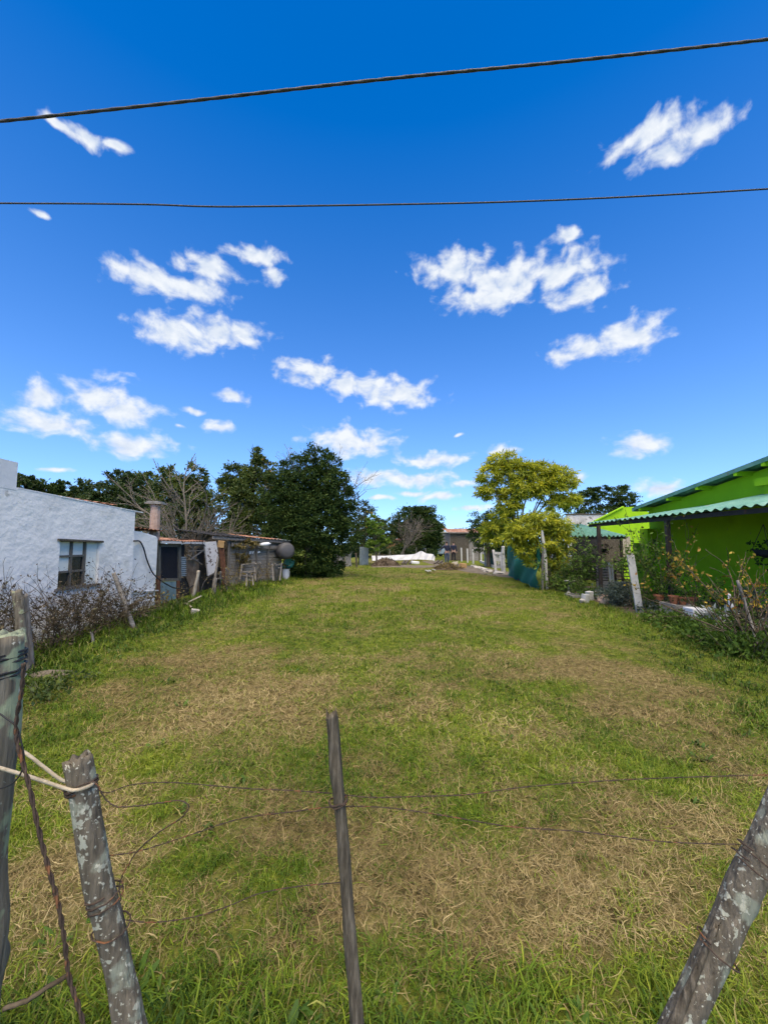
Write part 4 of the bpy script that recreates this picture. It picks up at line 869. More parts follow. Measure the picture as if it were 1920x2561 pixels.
tree('evergreen_tree', 20.5, 600, [(643, 1143, 24, 26), (655, 1180, 36, 32), (600, 1200, 42, 38), (565, 1215, 24, 32), (640, 1230, 62, 60), (590, 1265, 45, 58), (640, 1310, 70, 60), (590, 1340, 45, 45), (600, 1400, 60, 50)], 'leaf_mid', 38000, .13, 'tall ragged green tree behind the plank shed', 107, group=BG, clump=.28)
BT = tree('evergreen_tree', 18.6, 772, [(785, 1158, 44, 42), (745, 1190, 48, 48), (825, 1190, 42, 52), (790, 1225, 82, 62), (742, 1262, 62, 62), (842, 1268, 50, 62), (792, 1305, 92, 62), (730, 1335, 56, 56), (850, 1335, 52, 52), (780, 1385, 76, 56), (760, 1425, 60, 30), (815, 1425, 46, 30), (698, 1225, 40, 48), (690, 1290, 46, 56), (690, 1365, 42, 48)], 'leaf_deep', 68000, .115, 'largest dark evergreen with foliage down to the lawn, beside the plank shed', 108, trunk_r=.2, clump=.26)
# bare sprays with a few yellow leaves sticking out of the big tree
def bare_tree(name, Y, px, py, h, r, label, seed, depth=4, spread=.75, bark='bark_pale', n=4, cat='tree', group=None, leaf=None, nl=0, lean=.35, kids=(2, 3), zbase=None, ln=.42):
    base = D(px, py, Y); base.z = 0 if zbase is None else zbase; o = thing(name, base, label, cat, group); rg = random.Random(seed); m = MB(); tips = []
    for i in range(n): branch(m, base + Vector((rg.gauss(0, .06), rg.gauss(0, .06), -.05)), (rg.gauss(0, lean), rg.gauss(0, lean), 1), h * ln * rg.uniform(.8, 1.1), r, depth, rg, spread, .72, kids, -.02, 6, tips, .12)
    m.build('branches', bark, o, smooth=True)
    if leaf:
        rng = np.random.default_rng(seed); P = np.array([t[0][:] for t in tips]); C = P[rng.integers(0, len(P), nl)] + rng.normal(0, .06, (nl, 3)); V, F = leaves(C, rng.normal(0, 1, (nl, 3)), .10, .5, rng); link_mesh('leaves', fastmesh('leaves', V - np.array(base), F, rng.random(nl)), leaf, o)
    return o
bare_tree('bare_tree', 15.2, 455, 1460, 4.7, .07, 'leafless twiggy tree rising behind the lean-to', 51, depth=4, spread=.75, n=3, lean=.22, ln=.36)
bare_tree('bare_shrub', 18.2, 560, 1450, 3.4, .045, 'leafless shrub behind the plank shed roof', 52, depth=3, spread=.65, n=6, lean=.3, ln=.36)
bare_tree('bare_shrub', 14.6, 488, 1470, 2.7, .04, 'tangle of bare branches over the lean-to roof', 53, depth=3, spread=.9, n=6, lean=.4, ln=.36)
bare_tree('bare_tree', 20.4, 806, 1455, 6.7, .05, 'thin bare tree with yellow leaves poking out behind the big evergreen', 54, depth=4, spread=.5, n=3, lean=.16, leaf='leaf_gold', nl=520, ln=.33)
FG = 'far trees closing the lot'
tree('far_hedge', 42.5, 965, [(925, 1376, 36, 14), (965, 1378, 36, 12), (1010, 1380, 40, 10), (1050, 1378, 36, 12)], 'leaf_dark', 5000, .2, 'low dark hedge behind the white cover', 120, group=FG, cat='hedge', trunk_r=.05)
tree('evergreen_tree', 30, 905, [(905, 1280, 34, 26), (925, 1300, 26, 26), (880, 1310, 40, 50), (900, 1350, 48, 36)], 'leaf_dark', 8000, .14, 'dark tree right behind the largest evergreen', 109, group=FG)
tree('lime_tree', 28.5, 940, [(932, 1306, 16, 16), (940, 1322, 22, 16), (950, 1350, 24, 16), (938, 1364, 22, 13)], 'leaf_lime', 2600, .15, 'small bright lime-green tree in the far left corner', 110, group=FG, trunk_r=.07, fill=.1)
tree('evergreen_tree', 46, 1050, [(1045, 1288, 38, 26), (1075, 1300, 30, 34), (1020, 1315, 32, 42), (1060, 1330, 46, 44), (1085, 1345, 20, 40), (1040, 1365, 50, 30)], 'leaf_deep', 24000, .24, 'far round dark tree at the end of the lot', 111, group=FG)
tree('evergreen_tree', 50, 985, [(985, 1310, 22, 25), (968, 1340, 34, 32), (1000, 1350, 30, 26)], 'leaf_mid', 6500, .24, 'far dull tree left of the round dark one', 112, group=FG)
tree('evergreen_tree', 64, 1150, [(1150, 1338, 40, 14), (1190, 1335, 40, 16), (1230, 1330, 40, 20)], 'leaf_dark', 5000, .32, 'low far tree line behind the dark timber shed', 118, group=FG)
tree('evergreen_tree', 44, 948, [(945, 1318, 26, 20), (925, 1338, 30, 26), (955, 1355, 30, 22)], 'leaf_dark', 6500, .22, 'far dark tree behind the small lime-green one', 119, group=FG)
bare_tree('bare_tree', 40, 998, 1398, 4.6, .07, 'far leafless tree before the round dark tree', 55, depth=4, spread=.7, n=4, group=FG, ln=.36)
tree('gold_tree', 58, 1100, [(1102, 1318, 9, 12), (1098, 1330, 8, 9)], 'leaf_gold', 700, .2, 'tiny golden tree far behind beside the shed', 113, group=FG, trunk_r=.08)
tree('evergreen_tree', 27, 1222, [(1205, 1310, 34, 28), (1235, 1300, 32, 28), (1215, 1345, 45, 34), (1262, 1330, 36, 50), (1265, 1385, 40, 36)], 'leaf_deep', 13000, .13, 'dark tree overhanging the far wooden shed', 114, group='trees right of the lot')
YT = tree('feathery_tree', 17.2, 1300, [(1268, 1152, 44, 22), (1225, 1190, 30, 26), (1290, 1180, 46, 26), (1345, 1180, 46, 22), (1392, 1192, 40, 24), (1420, 1205, 22, 22), (1235, 1228, 40, 18), (1300, 1222, 52, 24), (1360, 1225, 46, 22), (1415, 1250, 32, 18), (1395, 1262, 36, 18), (1268, 1262, 30, 26), (1255, 1300, 30, 26), (1230, 1330, 26, 26)], 'leaf_yellow', 20000, .20, 'yellow-green feathery tree with a flat layered crown', 115, asp=.22, droop=.5, bark='bark', trunk_r=.10, clump=.33, fill=.25, per=38, limbs=8)
tree('feathery_shrub', 14.2, 1372, [(1352, 1298, 44, 22), (1310, 1318, 44, 20), (1392, 1315, 34, 26), (1296, 1345, 34, 18), (1345, 1345, 50, 22), (1390, 1355, 34, 26), (1322, 1378, 34, 16), (1340, 1400, 20, 16), (1385, 1400, 24, 34)], 'leaf_yellow', 12000, .17, 'low feathery yellow-green shrub spilling over the green tarpaulin', 116, asp=.22, droop=.8, trunk_r=.06, clump=.34, fill=.2, per=34, cat='shrub')
tree('dark_crown_tree', 34, 1505, [(1475, 1240, 32, 16), (1465, 1258, 26, 22), (1500, 1228, 30, 12), (1545, 1232, 36, 18), (1555, 1252, 34, 20), (1530, 1262, 26, 22), (1500, 1285, 55, 16)], 'leaf_deep', 12000, .17, 'dark flat-topped tree behind the green house', 117, group='trees right of the lot', fill=.2)

# ------------------------------------------------------------------ far end of the lot
# white cover stretched over a low frame
TP = thing('white_cover', G(1005, 1404), 'white plastic sheet draped over a low frame at the end of the lot', 'tarpaulin')
Yt = 36.0
def drape(name, top, bot, Y, mat, parent, dy=1.2, nx=6, seed=1, wr=.03, thick=.012):
    """cloth hung from a polyline of photo points (top) to another (bot)"""
    rgd = random.Random(seed); T = bez([D(x, y, Y + dy) for x, y in top], nx); B = bez([D(x, y, Y) for x, y in bot], nx); n = min(len(T), len(B)); R = 7; V = []; F = []
    for lay in (0, 1):
        for i in range(n):
            for j in range(R):
                f = j / (R - 1); p = T[i].lerp(B[i], f); V.append(p + Vector((0, -wr * math.sin(i * .9 + j * .5 + seed) - lay * thick, wr * .8 * math.sin(i * 1.7 + j) * (0 < j < R - 1) - lay * thick)))
    for i in range(n - 1):
        for j in range(R - 1):
            a = i * R + j; o_ = n * R; F.append((a, a + 1, a + R + 1, a + R)); F.append((o_ + a, o_ + a + R, o_ + a + R + 1, o_ + a + 1))
    m = MB(); m.add(V, F); return m.build(name, mat, parent, smooth=True)
drape('sheet', [(929, 1390), (960, 1390), (995, 1388), (1025, 1387), (1040, 1384), (1053, 1378), (1066, 1384), (1082, 1386), (1087, 1392)], [(931, 1402), (960, 1402), (990, 1401), (1020, 1400), (1036, 1399), (1052, 1399), (1068, 1400), (1080, 1401), (1086, 1403)], Yt, 'tarp_white', TP, dy=.45, wr=.10)
for x in (930, 988, 1052, 1084): m = MB(); a = D(x, 1392, Yt + 1.25); m.bar((a.x, a.y, -.03), (a.x, a.y, max(.3, a.z - .05)), .07); m.build('post', 'wood_dark', TP)
m = MB(); m.bar(D(930, 1388, Yt + 1.4), D(1080, 1386, Yt + 1.4), .05); m.build('rail', 'wood_dark', TP)
for i, (x0, x1) in enumerate(((1030, 1046),)): m = MB(); g = G(1038, 1411); m.box((g.x, g.y, .12), (.6, .35, .22), (0, .1, .1)); props(m.build('white_sack', 'white_plastic', loc=(g.x, g.y, 0), bevel=.05), 'white sack on the soil before the white cover', 'sack')
# brush heaps
def heap(name, c, rx, ry, h, mat, twig, label, seed, n=120, nl=500, leaf='leaf_brush'):
    rg = random.Random(seed); rng = np.random.default_rng(seed); o = thing(name, c, label, 'brush heap'); V = []; F = []; k = 22; R = 6
    for i in range(R + 1):
        for j in range(k):
            a = 2 * math.pi * j / k; f = i / R; q = 1 + .25 * float(vn(j * .6, seed, 1)); V.append((c[0] + rx * f * math.cos(a) * q, c[1] + ry * f * math.sin(a) * q, h * (1 - f ** 1.6) * (.75 + .5 * float(vn(j * .8, i, 1, seed))) - .02))
    for i in range(R):
        for j in range(k): F.append((i * k + j, i * k + (j + 1) % k, (i + 1) * k + (j + 1) % k, (i + 1) * k + j))
    m = MB(); m.add(V, F); m.build('mound', mat, o, smooth=True); m = MB()
    for _ in range(n):
        a, f = rg.uniform(0, 6.28), rg.random() ** .5; p = Vector((c[0] + rx * f * math.cos(a), c[1] + ry * f * math.sin(a), h * (1 - f ** 1.6) * .8)); d = Vector((rg.gauss(0, 1), rg.gauss(0, 1), rg.gauss(.1, .35))).normalized(); l = rg.uniform(.25, .8); m.tube([p - d * l / 2, p + Vector((0, 0, .03)), p + d * l / 2], .012, 3)
    t = m.build('twigs', twig, o); t['kind'] = 'stuff'
    if nl:
        a = rng.uniform(0, 6.28, nl); f = rng.random(nl) ** .5; C = np.stack([c[0] + rx * f * np.cos(a), c[1] + ry * f * np.sin(a), h * (1 - f ** 1.6) + .05], 1); Vq, Fq = leaves(C, rng.normal(0, .6, (nl, 3)), .14, .4, rng); link_mesh('dry_leaves', fastmesh('dry_leaves', Vq - np.array(c), Fq, rng.random(nl)), leaf, o)
    return o
g = G(965, 1417); heap('brush_heap', (g.x, g.y, 0), .95, .6, .55, 'soil', 'twig', 'dark brown heap of dead brush left of the white cover', 61)
g = G(1120, 1424); heap('brush_heap', (g.x, g.y, 0), .85, .6, .32, 'soil', 'twig', 'low brush heap with yellowing leaves before the two people', 62, leaf='leaf_straw')
g = G(1141, 1424); m = MB(); m.prism([(g.x - .55, g.y, .02), (g.x - .05, g.y - .1, .02), (g.x + .1, g.y - .05, .46), (g.x - .22, g.y + .1, .42)], (.03, .12, .02)); props(m.build('cardboard_sheet', 'wood_pale', loc=(g.x, g.y, 0)), 'tan cardboard sheet propped on the brush heap', 'cardboard')
g = G(1150, 1421); m = MB(); m.box((g.x + .2, g.y + .1, .16), (.42, .3, .3), (.05, .1, .4)); props(m.build('tree_stump', 'ochre', loc=(g.x, g.y, 0), bevel=.03), 'orange-brown cut log end beside the cardboard sheet', 'log')
for i, (xa, ya, xb, yb) in enumerate(((1064, 1428, 1071, 1437), (1072, 1428, 1077, 1436), (1080, 1426, 1088, 1433))):
    a, b_ = G(xa, ya), G(xb, yb); m = MB(); m.bar((a.x, a.y, .05), (b_.x, b_.y, .16), .07, .03); props(m.build('white_stake', 'white_paint', loc=(b_.x, b_.y, 0)), ['leftmost of three white stakes lying before the brush heap', 'middle of three white stakes lying before the brush heap', 'rightmost of three white stakes lying before the brush heap'][i], 'stake', 'white stakes on the soil')
for i, (xa, xb) in enumerate(((1006, 1012), (1014, 1020), (1024, 1031), (1086, 1096), (1096, 1106))):
    a, b_ = G(xa, 1412), G(xb, 1405); m = MB(); m.bar((a.x, a.y, .05), (b_.x, b_.y, .10), .16, .12); props(m.build('timber_block', 'wood_dark', loc=(a.x, a.y, 0)), ['first from the left', 'second from the left', 'third from the left', 'fourth from the left', 'rightmost'][i] + ' of the dark timbers below the white cover', 'timber', 'timbers below the cover')

# two people at the far end, seen from behind
def skin(name, verts, edges, mat, parent, levels=2, roots=(0,)):
    me = bpy.data.meshes.new(name); off = ROOT[parent.name]; me.from_pydata([v[:3] for v in verts], edges, [])
    o = link_mesh(name, me, mat, parent); sk = o.modifiers.new('skin', 'SKIN'); sk.use_smooth_shade = True
    for i, v in enumerate(verts): me.skin_vertices[0].data[i].radius = (v[3], v[4] if len(v) > 4 else v[3])
    for r in roots: me.skin_vertices[0].data[r].use_root = True
    sb = o.modifiers.new('subd', 'SUBSURF'); sb.levels = levels; sb.render_levels = levels; return o
def person(base, rz, height, label, top, legs, arms, sleeve=None, stride=.1):
    s = height / 1.75; o = thing('person', base, label, 'person', 'people at the far end'); o.rotation_euler.z = rz
    def sc(v): return tuple(x * s for x in v)
    B = [(0, 0, .95, .13, .10), (0, .01, 1.15, .125, .09), (0, 0, 1.36, .15, .10), (0, 0, 1.47, .06, .055), (0, -.01, 1.54, .055, .055), (0, -.02, 1.63, .085, .10), (0, -.015, 1.71, .075, .085)]
    E = [(i, i + 1) for i in range(6)]
    for sx in (-1, 1):
        st = stride * sx; n = len(B); B += [(.10 * sx, 0, .88, .085), (.11 * sx, -st * .4, .50, .055), (.115 * sx, st * .6, .10, .04), (.12 * sx, -.10 + st * .6, .03, .035)]; E += [(0, n), (n, n + 1), (n + 1, n + 2), (n + 2, n + 3)]
        a = arms[0 if sx < 0 else 1]; n = len(B); B += [(.19 * sx, 0, 1.40, .055), (.24 * sx + a[0] * .5, a[1] * .5, 1.40 - (1.40 - a[2]) * .5, .042), (.24 * sx + a[0], a[1], a[2], .032), (.24 * sx + a[0] * 1.1, a[1] * 1.15, a[2] - .09, .036, .018)]; E += [(2, n), (n, n + 1), (n + 1, n + 2), (n + 2, n + 3)]
        h = B[-1]
        for f in range(4): k = len(B); B.append((h[0] + .02 * sx * 0, h[1] + (f - 1.5) * .018, h[2] - .075 + abs(f - 1.3) * .008, .009)); E.append((n + 3, k))
        k = len(B); B.append((h[0], h[1] - .05, h[2] - .02, .010)); E.append((n + 3, k))
    skin('body', [sc(v) for v in B], E, 'skin', o)
    J = [(0, 0, .93, .155, .125), (0, .01, 1.15, .15, .115), (0, 0, 1.36, .175, .12), (0, 0, 1.46, .085, .08)]; Ej = [(0, 1), (1, 2), (2, 3)]
    for sx in (-1, 1):
        a = arms[0 if sx < 0 else 1]; n = len(J); J += [(.195 * sx, 0, 1.40, .075), (.24 * sx + a[0] * .5, a[1] * .5, 1.40 - (1.40 - a[2]) * .5, .06), (.24 * sx + a[0], a[1], a[2], .048)]; Ej += [(2, n), (n, n + 1), (n + 1, n + 2)]
    skin('jacket', [sc(v) for v in J], Ej, top, o)
    T = [(0, 0, .96, .15, .12), (0, 0, .90, .15, .12)]; Et = [(0, 1)]
    for sx in (-1, 1): st = stride * sx; n = len(T); T += [(.10 * sx, 0, .82, .105), (.11 * sx, -st * .4, .50, .075), (.115 * sx, st * .6, .12, .06)]; Et += [(1, n), (n, n + 1), (n + 1, n + 2)]
    skin('trousers', [sc(v) for v in T], Et, legs, o)
    for sx in (-1, 1): st = stride * sx * .6; skin('shoe', [sc((.115 * sx, st + .03, .05, .05)), sc((.12 * sx, st - .15, .04, .045, .035))], [(0, 1)], 'cloth_black', o, 1)
    skin('hair', [sc((0, .0, 1.60, .09, .09)), sc((0, .005, 1.70, .092, .10)), sc((0, -.01, 1.765, .06, .07))], [(0, 1), (1, 2)], 'hair', o)
    return o
g = G(1117, 1411); person((g.x, g.y, 0), math.pi + .3, 1.72, 'person in dark jacket and faded jeans, back turned, left of the two', 'cloth_navy', 'cloth_jean', ((-.05, -.18, 1.02), (.22, -.20, 1.08)))
g = G(1134, 1405.5); person((g.x, g.y, 0), math.pi - .2, 1.72, 'person in black clothes standing upright, right of the two', 'cloth_navy', 'cloth_black', ((-.02, -.05, .90), (.02, -.05, .90)), stride=.04)

# far shed with red-brown roof
Ys = 37.2; a = D(1126, 1400, Ys); b_ = D(1199, 1400, Ys); z1 = D(1140, 1333, Ys).z
SD = thing('dark_shed', (a.x, Ys + 1, 0), 'dark timber shed with a reddish iron roof at the far right', 'shed')
for k in range(14):
    f = k / 14; w = (b_.x - a.x) / 14; m = MB(); m.box((a.x + w * (k + .5), Ys + rg.uniform(-.01, .01), z1 / 2), (w * .94, .04, z1 * rg.uniform(.98, 1.0))); m.build('board', 'wood_dark', SD)
for k in range(8):
    w = 3.0 / 8; m = MB(); m.box((a.x - .02, Ys + .04 + w * (k + .5), z1 / 2), (.04, w * .94, z1 * rg.uniform(.98, 1.0))); m.build('board', 'wood_plank', SD)
m = MB(); m.corr((a.x - .25, Ys - .3, z1 + .06), (0, 3.6, .45), (b_.x - a.x + .5, 0, 0), 12, .02, rows=3); m.build('roof', 'rust_roof', SD)
m = MB(); m.bar((a.x - .25, Ys - .28, z1 + .01), (b_.x + .25, Ys - .28, z1 + .01), .05, .10); m.build('fascia', 'wood_grey', SD)
m = MB(); m.box(((a.x + b_.x) / 2 + .8, Ys - .03, .95), (.85, .05, 1.9)); m.build('door', 'wood_plank', SD)
m = MB(); m.box((b_.x + .02, Ys + 1.5, z1 / 2), (.04, 3.0, z1)); m.build('side_wall', 'wood_dark', SD)
# ochre hut and silver sheet, far left corner; low whitish building beyond
g = D(985, 1380, 47); m = MB(); HT = thing('ochre_hut', (g.x, 47, 0), 'small ochre hut behind the far bare trees', 'hut')
m.box((g.x, 47, .9), (3.4, 2.2, 1.8)); m.build('wall', 'ochre', HT); m = MB(); m.corr((g.x - 1.9, 45.7, 1.85), (0, 2.6, .3), (3.8, 0, 0), 12, .02, rows=2); m.build('roof', 'rust_roof', HT); m = MB(); m.box((g.x + .5, 45.88, .8), (.7, .05, 1.5)); m.build('door', 'wood_dark', HT)
a, b_ = D(899, 1392, 29), D(921, 1392, 29.5); m = MB(); m.corr((a.x, 29, -.02), (0, 0, 1.35), (b_.x - a.x, .5, 0), 9, .02, rows=2); props(m.build('iron_sheet', 'galv', loc=(a.x, 29, 0)), 'upright silver corrugated sheet at the left far corner', 'metal sheet')
WB = thing('grey_building', (D(1105, 1360, 62).x, 62, 0), 'low pale grey building behind the far people', 'building'); c = D(1105, 1360, 62)
m = MB(); m.box((c.x + 1.5, 62, 1.6), (9, 4, 3.2)); m.build('wall', 'concrete', WB); m = MB(); m.box((c.x + 1.5, 62, 3.3), (9.4, 4.4, .2)); m.build('roof', 'white_paint', WB); m = MB(); m.box((c.x - 1.5, 59.97, 1.5), (1.0, .06, 1.2)); m.build('window', 'dark_glass', WB)
# curved fibre-cement sheets leaning by the big tree
for i, x in enumerate((836, 846, 857)):
    g = G(x, 1418); m = MB(); P = []
    for j in range(9):
        t = j / 8; P.append((g.x + .10 * i + .55 * (t - .35) ** 2 - .1, g.y + .3 * i, 1.05 * math.sin(t * 1.5)))
    V = []
    for p in P: V += [(p[0], p[1] - .02, p[2] - .02), (p[0] + .34, p[1] + .5, p[2] - .02), (p[0] + .36, p[1] + .5, p[2]), (p[0] + .02, p[1] - .02, p[2])]
    m.add(V, [(j * 4 + q, j * 4 + (q + 1) % 4, j * 4 + 4 + (q + 1) % 4, j * 4 + 4 + q) for j in range(8) for q in range(4)]); props(m.build('curved_sheet', 'concrete', loc=(g.x, g.y, 0)), ['nearest the big tree', 'middle one', 'farthest from the big tree'][i] + ' of three curved grey sheets on edge', 'sheet', 'curved sheets by the big tree')
# dark green shade net on a post, left far side
g = G(900, 1412); NT = thing('shade_net', (g.x - .3, g.y, 0), 'dark green shade netting on a post at the far left', 'netting'); m = MB(); m.bar((g.x - .1, g.y + .3, 0), (g.x - .1, g.y + .3, 1.7), .06); m.build('post', 'wood_dark', NT)
m = MB(); V = []; F = []
for i in range(9):
    for j in range(4): V.append((g.x - .1 - i * .16, g.y + .3 + .06 * math.sin(i * 1.7 + j), .5 + j * .36 + .04 * math.sin(i)))
for i in range(8):
    for j in range(3): F.append((i * 4 + j, i * 4 + j + 1, i * 4 + j + 5, i * 4 + j + 4))
m.add(V, F); m.build('net', 'shade_net', NT)
# far wire fence across the back: posts and strands
for i, x in enumerate((948, 975, 1010, 1040, 1064)):
    g = D(x, 1390, 40.5); m = MB(); m.bar((g.x, 40.5, -.05), (g.x + rg.uniform(-.05, .05), 40.5, rg.uniform(1.0, 1.2)), .08); props(m.build('fence_post', 'wood_grey', loc=(g.x, 40.5, 0)), ['leftmost', 'second from the left', 'middle', 'fourth from the left', 'rightmost'][i] + ' grey post of the far fence behind the white cover', 'post', 'posts of the far fence')
m = MB(); m.tube([D(930, 1388, 40.5), D(1085, 1388, 40.5)], .012, 4); props(m.build('fence_wire', 'wire', loc=D(930, 1388, 40.5)), 'wire strand of the far fence behind the white cover', 'wire')
# cars, mostly hidden
def car(c, rz, mat, label, s=1.0):
    o = thing('parked_car', c, label, 'car', 'cars glimpsed behind the gardens'); o.rotation_euler.z = rz
    def put(m, name, mt, par=None):
        me = bpy.data.meshes.new(name); me.from_pydata(m.v, [], m.f); me.update(); q = bpy.data.objects.new(name, me); col.objects.link(q); q.parent = par or o; me.materials.append(MATS[mt]); ROOT[q.name] = ROOT[o.name]; return q
    prof = [(-2.0, .28), (2.0, .28), (2.02, .62), (1.85, .82), (1.05, .92), (.45, 1.38), (-.95, 1.42), (-1.75, .98), (-2.02, .9)]
    m = MB(); m.prism([(x, -.82, z) for x, z in prof], (0, 1.64, 0)); q = put(m, 'body', mat); bv = q.modifiers.new('bevel', 'BEVEL'); bv.width = .09; bv.segments = 3
    for sy in (-1, 1):
        m = MB(); m.prism([(x, sy * .825, z) for x, z in ((.92, .95), (.42, 1.32), (-.10, 1.34), (-.10, .95))], (0, sy * .012, 0)); put(m, 'window', 'dark_glass')
        m = MB(); m.prism([(x, sy * .825, z) for x, z in ((-.18, .95), (-.18, 1.34), (-.92, 1.35), (-1.5, .98))], (0, sy * .012, 0)); put(m, 'window', 'dark_glass')
        for x in (-1.25, 1.25):
            m = MB(); m.lathe((0, 0, 0), [(.18, -.1), (.31, -.1), (.33, -.06), (.33, .06), (.31, .1), (.18, .1)], 18); m.v = [(v[0] + x, v[2] + sy * .76, v[1] + .32) for v in m.v]; w = put(m, 'wheel', 'rubber'); m = MB(); m.lathe((0, 0, 0), [(.05, -.11), (.19, -.105), (.19, .105), (.05, .11)], 14); m.v = [(v[0] + x, v[2] + sy * .765, v[1] + .32) for v in m.v]; put(m, 'rim', 'galv', w)
        m = MB(); m.box((2.0, sy * .6, .68), (.06, .3, .14)); put(m, 'headlight', 'white_plastic')
    for xa, za, xb, zb in ((1.0, .96, .5, 1.34), (-1.62, 1.06, -1.0, 1.38)): m = MB(); k_ = .03 if xa > 0 else -.03; m.prism([(xa + k_, -.66, za), (xa + k_, .66, za), (xb + k_, .58, zb), (xb + k_, -.58, zb)], (k_ * .4, 0, .012)); put(m, 'windscreen', 'dark_glass')
    return o
c = D(1085, 1385, 50); car((c.x, 50, 0), .3, 'car_blue', 'pale blue car half hidden beside the far round tree')
c = D(1440, 1400, 22); car((c.x + .4, 22, 0), -1.2, 'car_white', 'white car glimpsed behind the feathery shrub and railings')

# right-hand boundary: concrete posts, kerb, stones, panel
for i, (x, yt, yb, hgt) in enumerate(((1144, 1370, 1402, 0), (1153, 1370, 1404, 0), (1168, 1372, 1407, 0), (1182, 1374, 1410, 0), (1202, 1374, 1406, 0), (1212, 1377, 1416, 0))):
    g = G(x + 1, yb); t = D(x, yt, g.y); m = MB(); m.bar((g.x, g.y, -.05), t, .11, .09, up=(0, 1, 0)); props(m.build('concrete_post', 'white_paint', loc=(g.x, g.y, 0)), ['farthest', 'second farthest', 'third farthest', 'fourth farthest', 'second nearest', 'nearest'][i] + ' white concrete post along the dirt path', 'post', 'white posts along the path')
a, b_ = G(1200, 1406), G(1234, 1420); m = MB(); m.bar((a.x, a.y, .08), (b_.x, b_.y, .08), .12, .16); props(m.build('kerb_beam', 'concrete_post', loc=(a.x, a.y, 0)), 'pale concrete beam on the ground between the white posts', 'beam')
a, b_ = G(1216, 1412), G(1236, 1422); m = MB(); V = []; F = []
for i in range(8):
    for j in range(4): f = i / 7; V.append((a.x + (b_.x - a.x) * f + .15, a.y + (b_.y - a.y) * f + .05 * math.sin(i * 2 + j), .02 + j * .36 + .03 * math.sin(i * 1.3)))
for i in range(7):
    for j in range(3): F.append((i * 4 + j, i * 4 + j + 1, i * 4 + j + 5, i * 4 + j + 4))
m.add(V, F); props(m.build('shade_net', 'shade_net', loc=(a.x, a.y, 0)), 'dark green netting between the white posts and gate panel', 'netting')
for i, (x, y, w) in enumerate(((1183, 1418, .22), (1194, 1421, .28), (1203, 1424, .24), (1212, 1427, .22), (1221, 1431, .26), (1246, 1436, .34))):
    g = G(x, y); rock('path_stone', (g.x, g.y, .05), (w, .16, .10), 'stone', ['farthest', 'second', 'third', 'fourth', 'fifth', 'nearest and largest'][i] + (' of the stones edging the dirt path' if i in (0, 5) else ' stone edging the dirt path, counted from the far end'), 'stone', 70 + i, 'stones edging the path')
Yg = 22.3; GP = thing('slatted_gate', G(1240, 1436), 'old white slatted panel leaning on a grey post by the green tarpaulin', 'gate')
GP.location = (D(1240, 1436, Yg).x, Yg, 0); ROOT[GP.name] = Vector(GP.location)
for x0_, y0_, x1_, y1_, w in ((1233, 1375, 1240, 1436, .12), (1250, 1381, 1256, 1432, .10)): m = MB(); b2 = D(x1_, y1_, Yg - .2); b2.z = -.02; m.bar(D(x0_, y0_, Yg), b2, w, .05, up=(0, 1, 0)); m.build('stile', 'white_paint', GP)
for y in (1383, 1399, 1417): m = MB(); m.bar(D(1234, y, Yg - .06), D(1252, y + 1, Yg - .06), .06, .14 if y != 1399 else .18, up=(0, 0, 1)); m.build('rail', 'white_paint', GP)
for x in (1239, 1243, 1247): m = MB(); m.bar(D(x, 1383, Yg - .02), D(x + 2, 1416, Yg - .1), .035, .03, up=(0, 1, 0)); m.build('slat', 'white_paint', GP)
g = D(1259, 1438, Yg - .5); log_ = log_mesh((g.x, Yg - .5, -.05), D(1257, 1366, Yg - .5), .11, .09, 81, sides=12, rings=20); props(log_.build('gate_post', 'concrete_post', loc=(g.x, Yg - .5, 0), smooth=True), 'rough grey post between white gate panel and green tarpaulin', 'post')
# green tarpaulin hung on poles
ta, tb = G(1268, 1438), G(1345, 1474)
TG = thing('green_tarpaulin', (ta.x, ta.y, 0), 'dark green tarpaulin hung as a screen below the feathery shrub', 'tarpaulin')
def tp(x, y): return PL(x, y, (ta.x, ta.y), (tb.x, tb.y))
Tt = bez([tp(1272, 1356), tp(1284, 1350), tp(1300, 1362), tp(1322, 1366), tp(1348, 1372)], 8); Tb = bez([tp(1268, 1440), tp(1284, 1450), tp(1300, 1458), tp(1322, 1466), tp(1346, 1476)], 8); V = []; F = []; R = 12; n_ = Vector((-1, -.15, 0)).normalized()
for lay in (0, 1):
    for i in range(len(Tt)):
        for j in range(R):
            f = j / (R - 1); p = Tt[i].lerp(Tb[i], f); fold = .10 * math.sin(i * .33 + f * 5.0) * math.sin(f * 3.1) + .05 * math.sin(i * .8 + j * 1.1) * f + .16 * math.sin(f * 3.14) * math.sin(i / 32 * 3.14); V.append(p + n_ * (fold - lay * .01))
for i in range(len(Tt) - 1):
    for j in range(R - 1): a_ = i * R + j; o_ = len(Tt) * R; F.append((a_, a_ + 1, a_ + R + 1, a_ + R)); F.append((o_ + a_, o_ + a_ + R, o_ + a_ + R + 1, o_ + a_ + 1))
m = MB(); m.add(V, F); m.build('sheet', 'tarp_green', TG, smooth=True)
for p, q in ((tp(1272, 1440), tp(1273, 1352)), (tp(1348, 1476), tp(1349, 1368))): m = MB(); m.bar(Vector((p.x + .1, p.y, -.05)), Vector((q.x + .1, q.y, q.z)), .06); m.build('pole', 'wood_grey', TG)
t = D(1354, 1326, 13.9); m_ = D(1362, 1395, 13.9); e = D(1368, 1481, 13.9); m = MB(); m.tube(bez([Vector((e.x, e.y, -.05)), m_, t], 6), [.045, .045, .046, .05, .055, .06, .065, .065, .062, .06, .055, .05, .045], 9); props(m.build('white_pole', 'white_paint', loc=(e.x, e.y, 0), smooth=True), 'bent white pole in front of the feathery shrub', 'pole')

